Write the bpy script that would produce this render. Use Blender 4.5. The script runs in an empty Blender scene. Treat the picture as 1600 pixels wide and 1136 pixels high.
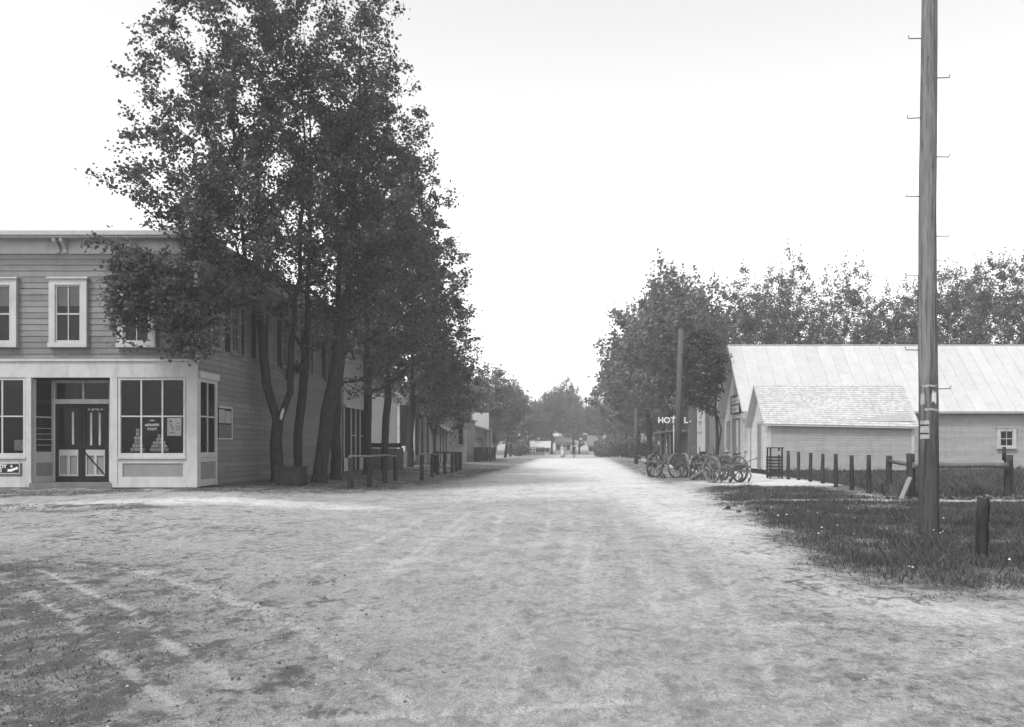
import bpy, math, random
import numpy as np
from mathutils import Vector, Matrix

# ------------------------------------------------------------------ camera, sky, sun, exposure
sc = bpy.context.scene
COL = sc.collection
F = 1350.0; VPX = 895.0; HZ = 698.0; EYE = 1.5
cam_d = bpy.data.cameras.new("camera"); cam = bpy.data.objects.new("camera", cam_d); COL.objects.link(cam)
cam.location = (0, 0, EYE); cam.rotation_euler = (math.radians(90), 0, 0)
cam_d.sensor_width = 36; cam_d.lens = 36 * F / 1600
cam_d.shift_x = -(VPX - 800) / 1600; cam_d.shift_y = (HZ - 568) / 1600
cam_d.clip_start = 0.1; cam_d.clip_end = 3000
sc.camera = cam

SUN_EL = math.radians(56); SUN_AZ = math.radians(222)      # compass style: clockwise from +Y
world = bpy.data.worlds.new("World"); sc.world = world; world.use_nodes = True
wn = world.node_tree; wn.nodes.clear()
sky = wn.nodes.new("ShaderNodeTexSky"); sky.sky_type = 'NISHITA'; sky.sun_disc = False
sky.sun_elevation = SUN_EL; sky.sun_rotation = SUN_AZ
sky.air_density = 2.0; sky.dust_density = 1.8; sky.ozone_density = 1.0
sep = wn.nodes.new("ShaderNodeSeparateColor")              # black-and-white plate: one grey value for the sky
bg = wn.nodes.new("ShaderNodeBackground"); bg.inputs[1].default_value = 0.15
wo = wn.nodes.new("ShaderNodeOutputWorld")
mxs = wn.nodes.new("ShaderNodeMix"); mxs.data_type = 'FLOAT'; mxs.inputs[0].default_value = .5
wn.links.new(sky.outputs[0], sep.inputs[0]); wn.links.new(sep.outputs[0], mxs.inputs[2]); wn.links.new(sep.outputs[1], mxs.inputs[3]); wn.links.new(mxs.outputs[0], bg.inputs[0]); wn.links.new(bg.outputs[0], wo.inputs[0])

sd = bpy.data.lights.new("sun", 'SUN'); sd.energy = 1.5; sd.angle = math.radians(10); sd.color = (1, 1, 1)
sun = bpy.data.objects.new("sun", sd); COL.objects.link(sun)
sdir = Vector((math.sin(SUN_AZ) * math.cos(SUN_EL), math.cos(SUN_AZ) * math.cos(SUN_EL), math.sin(SUN_EL)))
sun.location = sdir * 60; sun.rotation_euler = sdir.to_track_quat('Z', 'Y').to_euler()
sc.view_settings.view_transform = 'Standard'; sc.view_settings.look = 'None'
sc.view_settings.exposure = 1.17; sc.view_settings.gamma = 1; sc.view_settings.use_curve_mapping = False
sc.cycles.use_denoising = True; sc.cycles.max_bounces = 6; sc.cycles.diffuse_bounces = 3
sc.cycles.transparent_max_bounces = 12; sc.cycles.volume_bounces = 2
try: sc.cycles.denoising_prefilter = 'ACCURATE'
except Exception: pass
HAZE = 0.0012

# ------------------------------------------------------------------ materials
def gv(v): return (v, v, v, 1)
def mk(name, val, var=.2, scale=3., st=(1, 1, 1), rough=.85, bump=.3, bscale=30., bst=None, spec=.06, rnd=.0, metal=0., dirt=0., island=0., crack=0.):
    m = bpy.data.materials.new(name); m.use_nodes = True; t = m.node_tree; N = t.nodes; L = t.links
    b = N["Principled BSDF"]; b.inputs["Roughness"].default_value = rough
    b.inputs["Specular IOR Level"].default_value = spec; b.inputs["Metallic"].default_value = metal
    g = N.new("ShaderNodeNewGeometry")
    mp = N.new("ShaderNodeMapping"); mp.inputs["Scale"].default_value = st; L.new(g.outputs["Position"], mp.inputs[0])
    n = N.new("ShaderNodeTexNoise"); n.inputs["Scale"].default_value = scale; n.inputs["Detail"].default_value = 6; n.inputs["Roughness"].default_value = .65
    L.new(mp.outputs[0], n.inputs[0])
    r = N.new("ShaderNodeMapRange"); r.inputs[1].default_value = .25; r.inputs[2].default_value = .75
    r.inputs[3].default_value = val * (1 - var); r.inputs[4].default_value = val * (1 + var); L.new(n.outputs[0], r.inputs[0])
    out = r.outputs[0]
    def mul(a, sock):
        q = N.new("ShaderNodeMath"); q.operation = 'MULTIPLY'; L.new(a, q.inputs[0]); L.new(sock, q.inputs[1]); return q.outputs[0]
    if rnd:
        oi = N.new("ShaderNodeObjectInfo"); rr = N.new("ShaderNodeMapRange"); rr.inputs[3].default_value = 1 - rnd; rr.inputs[4].default_value = 1 + rnd
        L.new(oi.outputs["Random"], rr.inputs[0]); out = mul(out, rr.outputs[0])
    if island:
        rr = N.new("ShaderNodeMapRange"); rr.inputs[3].default_value = 1 - island; rr.inputs[4].default_value = 1 + island
        L.new(g.outputs["Random Per Island"], rr.inputs[0]); out = mul(out, rr.outputs[0])
    if dirt:   # blotches and streaks of wear
        mp2 = N.new("ShaderNodeMapping"); mp2.inputs["Scale"].default_value = (3, 3, .7); L.new(g.outputs["Position"], mp2.inputs[0])
        n2 = N.new("ShaderNodeTexNoise"); n2.inputs["Scale"].default_value = 1.3; n2.inputs["Detail"].default_value = 8; n2.inputs["Roughness"].default_value = .7
        L.new(mp2.outputs[0], n2.inputs[0]); r2 = N.new("ShaderNodeMapRange"); r2.inputs[1].default_value = .5; r2.inputs[2].default_value = .75
        r2.inputs[3].default_value = 1; r2.inputs[4].default_value = 1 - dirt; L.new(n2.outputs[0], r2.inputs[0]); out = mul(out, r2.outputs[0])
    if crack:  # long drying cracks up the grain
        mp3 = N.new("ShaderNodeMapping"); mp3.inputs["Scale"].default_value = (22, 22, .9); L.new(g.outputs["Position"], mp3.inputs[0])
        n3 = N.new("ShaderNodeTexNoise"); n3.inputs["Scale"].default_value = 1.; n3.inputs["Detail"].default_value = 6; n3.inputs["Roughness"].default_value = .7
        L.new(mp3.outputs[0], n3.inputs[0]); r3 = N.new("ShaderNodeMapRange"); r3.inputs[1].default_value = .53; r3.inputs[2].default_value = .60
        r3.inputs[3].default_value = 1; r3.inputs[4].default_value = 1 - crack; L.new(n3.outputs[0], r3.inputs[0]); out = mul(out, r3.outputs[0])
    L.new(out, b.inputs["Base Color"])
    if bump:
        mb = N.new("ShaderNodeMapping"); mb.inputs["Scale"].default_value = bst or st; L.new(g.outputs["Position"], mb.inputs[0])
        nb = N.new("ShaderNodeTexNoise"); nb.inputs["Scale"].default_value = bscale; nb.inputs["Detail"].default_value = 5; L.new(mb.outputs[0], nb.inputs[0])
        bu = N.new("ShaderNodeBump"); bu.inputs["Strength"].default_value = bump; bu.inputs["Distance"].default_value = .02
        L.new(nb.outputs[0], bu.inputs["Height"]); L.new(bu.outputs[0], b.inputs["Normal"])
    return m

M = {}
M['white'] = mk('old_white_paint', 0.360, .12, 2.5, rough=.7, bump=.15, dirt=.28)
M['trim'] = mk('trim_paint', 0.320, .12, 3, rough=.7, bump=.15, dirt=.25)
M['siding'] = mk('grey_clapboard_paint', 0.156, .14, 1.6, (1, 1, 3), rough=.75, bump=.25, bscale=18, bst=(1, 1, 6), rnd=.13, dirt=.26)
M['panelgrey'] = mk('panel_grey_paint', 0.180, .12, 4, rough=.75, bump=.2, dirt=.15)
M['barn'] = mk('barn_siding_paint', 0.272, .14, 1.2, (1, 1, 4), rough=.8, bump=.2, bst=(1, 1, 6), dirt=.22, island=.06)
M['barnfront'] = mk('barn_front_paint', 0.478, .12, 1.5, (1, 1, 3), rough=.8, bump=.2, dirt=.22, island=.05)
M['metal_roof'] = mk('pale_metal_roofing', 0.374, .10, 1.2, rough=.75, bump=.05, bscale=4, spec=.1, rnd=.05, dirt=.14)
M['shingle'] = mk('pale_wood_shingle', 0.366, .14, 6, rough=.9, bump=.3, island=.15)
M['dark_roof'] = mk('dark_roofing', .12, .2, 3, rough=.9)
M['soffit'] = mk('soffit_board', 0.420, .1, 3, rough=.85)
M['wood_post'] = mk('weathered_post_wood', 0.036, .4, 5, (4, 4, .7), rough=.95, bump=.9, bscale=14, bst=(4, 4, .5), rnd=.25, crack=.6)
M['wood_pole'] = mk('tarred_pole_wood', .10, .3, 5, (5, 5, .35), rough=.9, bump=.6, bscale=12, bst=(4, 4, .25), dirt=.45)
def poleb():
    m = mk('tarred_pole_butt', 0.145, .3, 5, (5, 5, .35), rough=.9, bump=.6, bscale=12, bst=(4, 4, .25), dirt=.35, crack=.5); t = m.node_tree; N = t.nodes; b = N["Principled BSDF"]; src = b.inputs["Base Color"].links[0].from_socket
    g = N.new("ShaderNodeNewGeometry"); sx = N.new("ShaderNodeSeparateXYZ"); t.links.new(g.outputs["Position"], sx.inputs[0]); mp = N.new("ShaderNodeMapping"); mp.inputs["Scale"].default_value = (6, 6, .8); t.links.new(g.outputs["Position"], mp.inputs[0])
    n = N.new("ShaderNodeTexNoise"); n.inputs["Scale"].default_value = 1.2; n.inputs["Detail"].default_value = 7; t.links.new(mp.outputs[0], n.inputs[0])
    a = N.new("ShaderNodeMath"); a.operation = 'MULTIPLY_ADD'; a.inputs[1].default_value = 2.2; t.links.new(n.outputs[0], a.inputs[0]); t.links.new(sx.outputs[2], a.inputs[2])
    q = N.new("ShaderNodeMapRange"); q.inputs[1].default_value = 2.6; q.inputs[2].default_value = 3.7; q.inputs[3].default_value = .38; q.inputs[4].default_value = 1.; t.links.new(a.outputs[0], q.inputs[0])
    w = N.new("ShaderNodeMath"); w.operation = 'MULTIPLY'; t.links.new(src, w.inputs[0]); t.links.new(q.outputs[0], w.inputs[1]); t.links.new(w.outputs[0], b.inputs["Base Color"]); return m
M['wood_pole_butt'] = poleb()
M['wood_far'] = mk('far_pole_wood', .07, .2, 5, rough=.95)
M['wood_pale'] = mk('pale_bare_wood', 0.158, .25, 6, (4, 4, 1), rough=.85, bump=.4)
M['wood_grey'] = mk('grey_board_wood', 0.101, .3, 5, (3, 3, 1), rough=.9, bump=.4, rnd=.15, dirt=.3)
M['bark'] = mk('tree_bark', .032, .45, 4, (3, 3, .8), rough=.95, bump=1., bscale=9, bst=(4, 4, .8), crack=.6)
M['dark'] = mk('dark_paint', .014, .2, 3, rough=.6, bump=.1)
M['interior'] = mk('dim_interior', .02, .3, 3, rough=.9, bump=0)
M['iron'] = mk('dull_iron', .09, .35, 12, rough=.55, metal=.3, bump=.3)
M['implement'] = mk('worn_implement_paint', 0.118, .55, 5, rough=.6, bump=.3, rnd=.2)
M['paper'] = mk('old_paper', 0.480, .12, 9, rough=.9, bump=.2)
M['paperdim'] = mk('weathered_paper', 0.255, .45, 14, rough=.9, bump=.2)
M['ink'] = mk('printers_ink', .02, .2, 9, rough=.8, bump=0)
M['letter'] = mk('white_lettering', 0.608, .08, 9, rough=.7, bump=0)
M['letterdim'] = mk('worn_window_lettering', 0.286, .5, 30, rough=.8, bump=0)
M['stone'] = mk('field_stone', 0.255, .35, 7, rough=.9, island=.35)
M['clod'] = mk('sod_clod', .08, .5, 9, rough=.95, island=.5)
M['shade'] = mk('window_shade', 0.208, .18, 2, rough=.9, bump=.1)
M['plank'] = mk('boardwalk_plank', 0.108, .3, 4, (1, 5, 1), rough=.9, bump=.4, island=.2)
M['cloth_dark'] = mk('dark_cloth', .03, .2, 9, rough=.95); M['cloth_pale'] = mk('pale_cloth', 0.390, .1, 9, rough=.95)
M['skin'] = mk('skin', .35, .05, 9, rough=.6, bump=0); M['goods'] = mk('tin_goods', .45, .5, 9, rough=.5, island=.5, bump=0)

def leafmat(name, val, isl):
    m = mk(name, val, .25, .9, rough=.6, bump=0, island=isl, spec=.12)
    t = m.node_tree; b = t.nodes["Principled BSDF"]; o = t.nodes["Material Output"]
    tr = t.nodes.new("ShaderNodeBsdfTranslucent"); mx = t.nodes.new("ShaderNodeMixShader"); mx.inputs[0].default_value = .38
    src = b.inputs["Base Color"].links[0].from_socket; t.links.new(src, tr.inputs[0])
    t.links.new(b.outputs[0], mx.inputs[1]); t.links.new(tr.outputs[0], mx.inputs[2]); t.links.new(mx.outputs[0], o.inputs[0]); return m
M['leaf'] = leafmat('maple_leaf', 0.075, .45); M['leaf_mid'] = leafmat('hazed_maple_leaf', .085, .45); M['leaf_far'] = leafmat('far_leaf', 0.130, .35)  # mid and far leaves lightened in colour to imitate haze with distance
M['grass'] = leafmat('grass_blade', 0.083, .5); M['paper_grass'] = leafmat('dry_stalk', .2, .4); M['weed'] = leafmat('dusty_weed', 0.091, .45)

def glassmat():
    m = bpy.data.materials.new('window_glass'); m.use_nodes = True; t = m.node_tree; t.nodes.clear()
    o = t.nodes.new("ShaderNodeOutputMaterial"); tr = t.nodes.new("ShaderNodeBsdfTransparent"); tr.inputs[0].default_value = gv(.8)
    gl = t.nodes.new("ShaderNodeBsdfGlossy"); gl.inputs["Roughness"].default_value = .04; gl.inputs[0].default_value = gv(.9)
    fr = t.nodes.new("ShaderNodeFresnel"); fr.inputs[0].default_value = 1.28; mx = t.nodes.new("ShaderNodeMixShader")
    g = t.nodes.new("ShaderNodeNewGeometry"); n = t.nodes.new("ShaderNodeTexNoise"); n.inputs["Scale"].default_value = 2.2; t.links.new(g.outputs["Position"], n.inputs[0])
    bu = t.nodes.new("ShaderNodeBump"); bu.inputs["Strength"].default_value = .12; bu.inputs["Distance"].default_value = .02
    t.links.new(n.outputs[0], bu.inputs["Height"]); t.links.new(bu.outputs[0], gl.inputs["Normal"])
    t.links.new(fr.outputs[0], mx.inputs[0]); t.links.new(tr.outputs[0], mx.inputs[1]); t.links.new(gl.outputs[0], mx.inputs[2]); t.links.new(mx.outputs[0], o.inputs[0]); return m
M['glass'] = glassmat()

def groundmat():
    m = bpy.data.materials.new('sandy_ground'); m.use_nodes = True; t = m.node_tree; N = t.nodes; L = t.links
    b = N["Principled BSDF"]; b.inputs["Roughness"].default_value = .97; b.inputs["Specular IOR Level"].default_value = .1
    g = N.new("ShaderNodeNewGeometry")
    def noise(scale, st=(1, 1, 1), det=8, ro=.6):
        mp = N.new("ShaderNodeMapping"); mp.inputs["Scale"].default_value = st; L.new(g.outputs["Position"], mp.inputs[0])
        n = N.new("ShaderNodeTexNoise"); n.inputs["Scale"].default_value = scale; n.inputs["Detail"].default_value = det; n.inputs["Roughness"].default_value = ro
        L.new(mp.outputs[0], n.inputs[0]); return n.outputs[0]
    def math_(op, a, c):
        q = N.new("ShaderNodeMath"); q.operation = op
        for i, s in enumerate((a, c)):
            if isinstance(s, (int, float)): q.inputs[i].default_value = s
            else: L.new(s, q.inputs[i])
        return q.outputs[0]
    def rng(s, a, c, d, e):
        q = N.new("ShaderNodeMapRange"); q.inputs[1].default_value = a; q.inputs[2].default_value = c; q.inputs[3].default_value = d; q.inputs[4].default_value = e; L.new(s, q.inputs[0]); return q.outputs[0]
    ag = N.new("ShaderNodeAttribute"); ag.attribute_name = 'grass'
    ap = N.new("ShaderNodeAttribute"); ap.attribute_name = 'pale'
    big = noise(.35, (1, 1, 1), 6, .6); mid = noise(2.0, (1.15, .75, 1), 9, .72); fine = noise(11, (1.1, .8, 1), 8, .72); grit = noise(90, (1, 1, 1), 3, .6)
    base = rng(big, .3, .7, .285, .365)
    base = math_('MULTIPLY', base, rng(mid, .40, .60, .78, 1.2)); base = math_('MULTIPLY', base, rng(fine, .40, .60, .80, 1.17))
    base = math_('MULTIPLY', base, rng(grit, .4, .6, .80, 1.18))
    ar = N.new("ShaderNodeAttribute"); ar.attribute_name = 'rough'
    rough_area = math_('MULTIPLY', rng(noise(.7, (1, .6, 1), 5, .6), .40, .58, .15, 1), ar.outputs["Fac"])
    shadow_fleck = rng(noise(6, (.9, .75, 1), 12, .78), .515, .57, 0, 1); shadow_fleck2 = rng(noise(22, (1, .8, 1), 8, .75), .53, .59, 0, 1)  # dark flecks put clod shadows and uneven soil tone into the colour
    shadow_fleck = math_('MULTIPLY', shadow_fleck, math_('ADD', math_('MULTIPLY', rough_area, .62), .05)); shadow_fleck2 = math_('MULTIPLY', shadow_fleck2, math_('ADD', math_('MULTIPLY', rough_area, .45), .10))
    base = math_('MULTIPLY', base, math_('SUBTRACT', 1., shadow_fleck)); base = math_('MULTIPLY', base, math_('SUBTRACT', 1., shadow_fleck2))
    base = math_('MULTIPLY', base, rng(ap.outputs["Fac"], 0, 1, 1., 1.75))
    # grass / rough soil cover breaks up by noise
    cov = math_('ADD', ag.outputs["Fac"], rng(math_('ADD', math_('MULTIPLY', mid, .6), math_('MULTIPLY', fine, .4)), .42, .58, -.5, .5))
    cov = rng(cov, .30, .80, 0, 1)
    soil = math_('MULTIPLY', rng(fine, .3, .7, .055, .14), rng(grit, .3, .7, .8, 1.2))
    mx = N.new("ShaderNodeMix"); mx.data_type = 'FLOAT'; L.new(cov, mx.inputs[0]); L.new(base, mx.inputs[2]); L.new(soil, mx.inputs[3])
    L.new(mx.outputs[0], b.inputs["Base Color"])
    hgt = math_('ADD', math_('MULTIPLY', fine, .6), math_('MULTIPLY', mid, 1.2)); hgt = math_('ADD', hgt, math_('MULTIPLY', grit, .2))
    bu = N.new("ShaderNodeBump"); bu.inputs["Strength"].default_value = 1.; bu.inputs["Distance"].default_value = .09
    L.new(hgt, bu.inputs["Height"]); L.new(bu.outputs[0], b.inputs["Normal"]); return m
M['ground'] = groundmat()

# ------------------------------------------------------------------ helpers
ORG = {}
def tag(o, label=None, cat=None, group=None, kind=None):
    if label: o['label'] = label
    if cat: o['category'] = cat
    if group: o['group'] = group
    if kind: o['kind'] = kind
    return o
def thing(name, loc, label, cat, group=None):
    o = bpy.data.objects.new(name, None); o.empty_display_size = .2; COL.objects.link(o); o.location = loc
    ORG[o.name] = Vector(loc); return tag(o, label, cat, group)
def link(name, me, parent=None, org=None):
    o = bpy.data.objects.new(name, me); COL.objects.link(o)
    if parent is not None: o.parent = parent
    if org is not None: ORG[o.name] = Vector(org)
    return o
def fast_mesh(name, V, Fc, mat, smooth=False):
    V = np.asarray(V, dtype=np.float32); Fc = np.asarray(Fc, dtype=np.int32); k = Fc.shape[1]
    me = bpy.data.meshes.new(name); me.vertices.add(len(V)); me.vertices.foreach_set("co", V.ravel())
    me.loops.add(Fc.size); me.loops.foreach_set("vertex_index", Fc.ravel())
    me.polygons.add(len(Fc)); me.polygons.foreach_set("loop_start", np.arange(0, Fc.size, k, dtype=np.int32))
    me.polygons.foreach_set("loop_total", np.full(len(Fc), k, dtype=np.int32))
    me.polygons.foreach_set("use_smooth", np.full(len(Fc), smooth)); me.update(calc_edges=True)
    me.materials.append(mat); return me

class MB:
    def __init__(s): s.v = []; s.f = []; s.sm = []
    def add(s, vs, fs, smooth=False):
        n = len(s.v); s.v += [tuple(p) for p in vs]; s.f += [tuple(i + n for i in f) for f in fs]; s.sm += [smooth] * len(fs); return s
    def box(s, x0, x1, y0, y1, z0, z1):
        return s.add([(x0,y0,z0),(x1,y0,z0),(x1,y1,z0),(x0,y1,z0),(x0,y0,z1),(x1,y0,z1),(x1,y1,z1),(x0,y1,z1)],
                     [(0,3,2,1),(4,5,6,7),(0,1,5,4),(1,2,6,5),(2,3,7,6),(3,0,4,7)])
    def bar(s, a, b, w, h=None, up=(0, 0, 1)):
        a = Vector(a); b = Vector(b); d = (b - a).normalized(); u = Vector(up)
        if abs(d.dot(u)) > .98: u = Vector((0, 1, 0))
        x = d.cross(u).normalized() * (w / 2); y = x.normalized().cross(d).normalized() * ((h or w) / 2)
        vs = [p + i * x + j * y for p in (a, b) for i, j in ((-1,-1),(1,-1),(1,1),(-1,1))]
        return s.add(vs, [(0,1,2,3),(7,6,5,4),(0,4,5,1),(1,5,6,2),(2,6,7,3),(3,7,4,0)])
    def tube(s, pts, rad, n=8, cap=True, wob=0., rg=None):
        pts = [Vector(p) for p in pts]; k = len(pts)
        if not isinstance(rad, (list, tuple)): rad = [rad] * k
        vs = []; prev = None
        for i, p in enumerate(pts):
            d = (pts[min(i + 1, k - 1)] - pts[max(i - 1, 0)])
            d = d.normalized() if d.length > 1e-9 else Vector((0, 0, 1))
            if prev is None:
                u = Vector((1, 0, 0)) if abs(d.x) < .8 else Vector((0, 1, 0)); x = (u - d * u.dot(d)).normalized()
            else: x = (prev - d * prev.dot(d)).normalized()
            prev = x; y = d.cross(x)
            for j in range(n):
                a = 2 * math.pi * j / n; r = rad[i] * (1 + (rg.uniform(-wob, wob) if rg else 0))
                vs.append(p + x * (math.cos(a) * r) + y * (math.sin(a) * r))
        fs = [(i*n+j, i*n+(j+1) % n, (i+1)*n+(j+1) % n, (i+1)*n+j) for i in range(k-1) for j in range(n)]
        s.add(vs, fs, True)
        if cap:
            m = len(s.v) - n * k; s.f.append(tuple(m + j for j in reversed(range(n)))); s.f.append(tuple(m + (k-1)*n + j for j in range(n))); s.sm += [False, False]
        return s
    def build(s, name, mat, parent=None, org=None):
        if org is None: org = ORG.get(parent.name, Vector((0,0,0))) if parent is not None else Vector((0,0,0))
        org = Vector(org); me = bpy.data.meshes.new(name)
        me.from_pydata([(a - org.x, b - org.y, c - org.z) for a, b, c in s.v], [], s.f)
        me.polygons.foreach_set("use_smooth", s.sm); me.materials.append(mat if not isinstance(mat, str) else M[mat]); me.update()
        o = link(name, me, parent)
        if parent is None: o.location = org
        ORG[o.name] = org; return o
def copy_tree(o, loc=None, rotz=None, scale=None, label=None):
    def rec(a, par):
        c = a.copy(); COL.objects.link(c)
        if par is not None: c.parent = par
        for ch in a.children: rec(ch, c)
        return c
    c = rec(o, None)
    if loc is not None: c.location = loc
    if rotz is not None: c.rotation_euler = (0, 0, rotz)
    if scale is not None: c.scale = (scale,) * 3 if not isinstance(scale, (tuple, list)) else scale
    if label: c['label'] = label
    return c
def PX(px, Y): return (px - VPX) * Y / F
def PZ(py, Y): return EYE - (py - HZ) * Y / F
def text_mesh(name, body, size, mat, parent, at, plane='front', extr=.006, align='CENTER', sx=1., bold=0.0):
    c = bpy.data.curves.new(name, 'FONT'); c.body = body; c.size = size; c.extrude = extr; c.align_x = align; c.align_y = 'CENTER'; c.offset = bold
    t = bpy.data.objects.new(name, c); COL.objects.link(t); dg = bpy.context.evaluated_depsgraph_get()
    me = bpy.data.meshes.new_from_object(t.evaluated_get(dg)); bpy.data.objects.remove(t)
    me.materials.clear(); me.materials.append(mat); o = link(name, me, parent)
    o.location = Vector(at) - ORG[parent.name]; o.scale = (sx, 1, 1)
    o.rotation_euler = (math.radians(90), 0, 0) if plane == 'front' else (math.radians(90), 0, math.radians(-90)); return o

# ------------------------------------------------------------------ ground
def sstep(a, b, x):
    t = np.clip((x - a) / (b - a), 0, 1); return t * t * (3 - 2 * t)
_rs = np.random.RandomState(5); _tab = _rs.rand(256, 256)
def vnoise(x, y):
    xi = np.floor(x).astype(int); yi = np.floor(y).astype(int); fx = x - xi; fy = y - yi
    fx = fx*fx*(3-2*fx); fy = fy*fy*(3-2*fy); a = _tab[xi & 255, yi & 255]; b = _tab[(xi+1) & 255, yi & 255]
    c = _tab[xi & 255, (yi+1) & 255]; d = _tab[(xi+1) & 255, (yi+1) & 255]
    return (a*(1-fx)+b*fx)*(1-fy)+(c*(1-fx)+d*fx)*fy
def fbm(x, y, o=4):
    s = 0; a = .5
    for i in range(o): s = s + a * vnoise(x * 2**i + 17*i, y * 2**i + 31*i); a *= .5
    return s
def polymask(P, x, y, soft):
    P = np.array(P, float); n = len(P); ins = np.zeros(x.shape, bool); dist = np.full(x.shape, 1e9)
    for i in range(n):
        x1, y1 = P[i]; x2, y2 = P[(i+1) % n]
        with np.errstate(divide='ignore', invalid='ignore'):
            c = ((y1 > y) != (y2 > y)) & (x < (x2-x1)*(y-y1)/(y2-y1 if y2 != y1 else 1e-9)+x1)
        ins ^= c; dx, dy = x2-x1, y2-y1; t = np.clip(((x-x1)*dx+(y-y1)*dy)/(dx*dx+dy*dy+1e-12), 0, 1)
        dist = np.minimum(dist, np.hypot(x-x1-t*dx, y-y1-t*dy))
    return sstep(-soft, soft, np.where(ins, dist, -dist))
def linedist(P, x, y):
    P = np.array(P, float); d = np.full(x.shape, 1e9)
    for i in range(len(P)-1):
        x1, y1 = P[i]; x2, y2 = P[i+1]; dx, dy = x2-x1, y2-y1; t = np.clip(((x-x1)*dx+(y-y1)*dy)/(dx*dx+dy*dy), 0, 1)
        d = np.minimum(d, np.hypot(x-x1-t*dx, y-y1-t*dy))
    return d
R1 = [(4.3,27),(4.0,22.5),(3.5,15),(3.0,11.8),(2.95,9.6),(3.7,8.6),(5.2,8.9),(9,9.2),(30,9.6),(40,23),(9.5,22.9),(8,22.9),(9.2,25.5),(9.2,32.6),(6.2,33),(4.6,31)]
R2 = [(9.4,24.9),(60,24.9),(60,90),(15,90),(10.6,50),(10.6,34),(9.4,32)]
PATH1 = [(4.6,36),(6.2,33.6),(10.3,33.3),(10.4,46),(10.3,62),(9.2,110),(7.6,110),(7.4,60),(7.2,39.5)]
PATH2 = [(4.4,23.0),(9,23.0),(40,23.2),(40,24.8),(9.2,24.6),(5.5,24.4)]
L1 = [(-14,12.5),(-7.4,12.2),(-4.6,10.6),(-3.1,8.6),(-2.5,7),(-2.0,5.5),(-1.9,4.2),(-1.6,2.5),(-12,2.5),(-30,8),(-30,12)]
L3 = [(-11.2,23.2),(-8.6,23.4),(-6.6,26),(-5.9,31),(-4.8,40),(-4.2,60),(-4.4,110),(-12,110),(-12,25.5)]
L2 = [(-30,20.5),(-17,20.2),(-12.6,21.8),(-11.6,24),(-12.5,24.9),(-30,24.9)]
L4 = [(-13.5,17.2),(-10.4,17.6),(-8.7,18.8),(-10,19.9),(-13,19)]
R5 = [(3.9,33.5),(4.6,37),(6.8,40),(7.2,60),(7.6,110),(4.4,110),(3.6,60),(3.4,40)]
TRK = [[(-9,12.6),(-5.35,10.5),(-3.1,8.2),(-2.13,6.93),(-1.43,5.75),(-.9,4.9),(-.1,3.5)], [(-5.6,10.9),(-3.5,8.75),(-2.35,7.3),(-1.65,6.1),(-1.1,5.2),(-.3,3.8)],
       [(-9,11.6),(-6.5,9.8),(-4.5,7.7),(-3.4,6.3),(-2.33,5.0),(-1.2,3.5)], [(-6.4,10.4),(-4.2,8.1),(-3.1,6.6),(-2.05,5.3),(-.9,3.8)],
       [(2.5,24),(2.36,19.9),(2.1,14.5),(2.02,12),(1.75,9.8),(1.5,7.7),(1.4,6.7),(1.2,5),(1.2,1)],
       [(9,8.0),(3.45,6.7),(2.4,5.9),(1.4,5.3),(-2,4.6)], [(9,7.0),(2.9,5.6),(2,5.0),(1.4,4.6),(-2,3.8)], [(9,8.9),(5,7.7),(3.2,7.3),(1,7.2)]]
RTRK = [-3.1, -2.5, -1.9, -1.35, -.75, -.25, .3, .85, 1.3, 1.75]
def height(x, y, detail=True):
    h = .27 * sstep(-5, -10, x) * sstep(11, 23, y) * sstep(95, 60, y)
    h = h + .03 * sstep(3.2, 5, x) * sstep(9, 12, y) * sstep(25, 22, y) - .0 * y
    if detail:
        near = sstep(60, 8, y) * .7 + .3
        h = h + (fbm(x*9, y*8, 3)-.47)*.022*sstep(16, 8, y)*(.5 + 1.6*polymask(L1, x, y, 1.5))
        h = h + (fbm(x*.5, y*.5, 3) - .45) * .09 * near + (fbm(x*3.1+9, y*2.6, 4) - .47) * .045 * near
        for P in TRK: d = linedist(P, x, y); h = h + (-.013*np.exp(-(d/.05)**2) + .007*np.exp(-((d-.10)/.05)**2))*(.3+1.2*fbm(x*.9, y*.9, 2))
        for q in RTRK:
            d = np.abs(x - q - (vnoise(y*.12+q*7, y*0+q*3)-.5)*.7); h = h - .016*np.exp(-(d/.09)**2)*sstep(60, 20, y)
    return h
def gmask(x, y):
    wx = x + (fbm(x*1.3, y*1.3, 3)-.45)*.9; wy = y + (fbm(x*1.3+40, y*1.3+7, 3)-.45)*1.1
    g = polymask(R1, wx, wy, 1.7) * (.62 + .75*fbm(x*.9+11, y*.9, 4))
    g = np.maximum(g, polymask(R2, x, y, .3)); g = np.maximum(g, polymask(L1, wx, wy, 2.4) * .80 * (.45 + 1.2*fbm(x*.8+3, y*.8, 4)))
    g = np.maximum(g, polymask(L3, wx, wy, .8) * .68); g = np.maximum(g, polymask(L2, wx, wy, .4) * .7); g = np.maximum(g, polymask(L4, wx, wy, .3) * .6)
    g = np.maximum(g, polymask(R5, wx, wy, .6) * .58)
    g = np.maximum(g, sstep(12, 18, np.abs(x)) * sstep(60, 90, y)); g = np.maximum(g, sstep(150, 175, y)); g = np.maximum(g, sstep(-12, -18, y))
    path = np.maximum(polymask(PATH1, x, y, .3), polymask(PATH2, x, y, .5)*.7)
    for P in TRK: path = np.maximum(path, np.exp(-(linedist(P, x, y)/.05)**2)*.5*sstep(.05, .5, fbm(x*1.7+3, y*1.7, 3)))
    return np.clip(g * (1 - path), 0, 1), path
def H(x, y, detail=False): return float(height(np.array([float(x)]), np.array([float(y)]), detail)[0])

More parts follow.
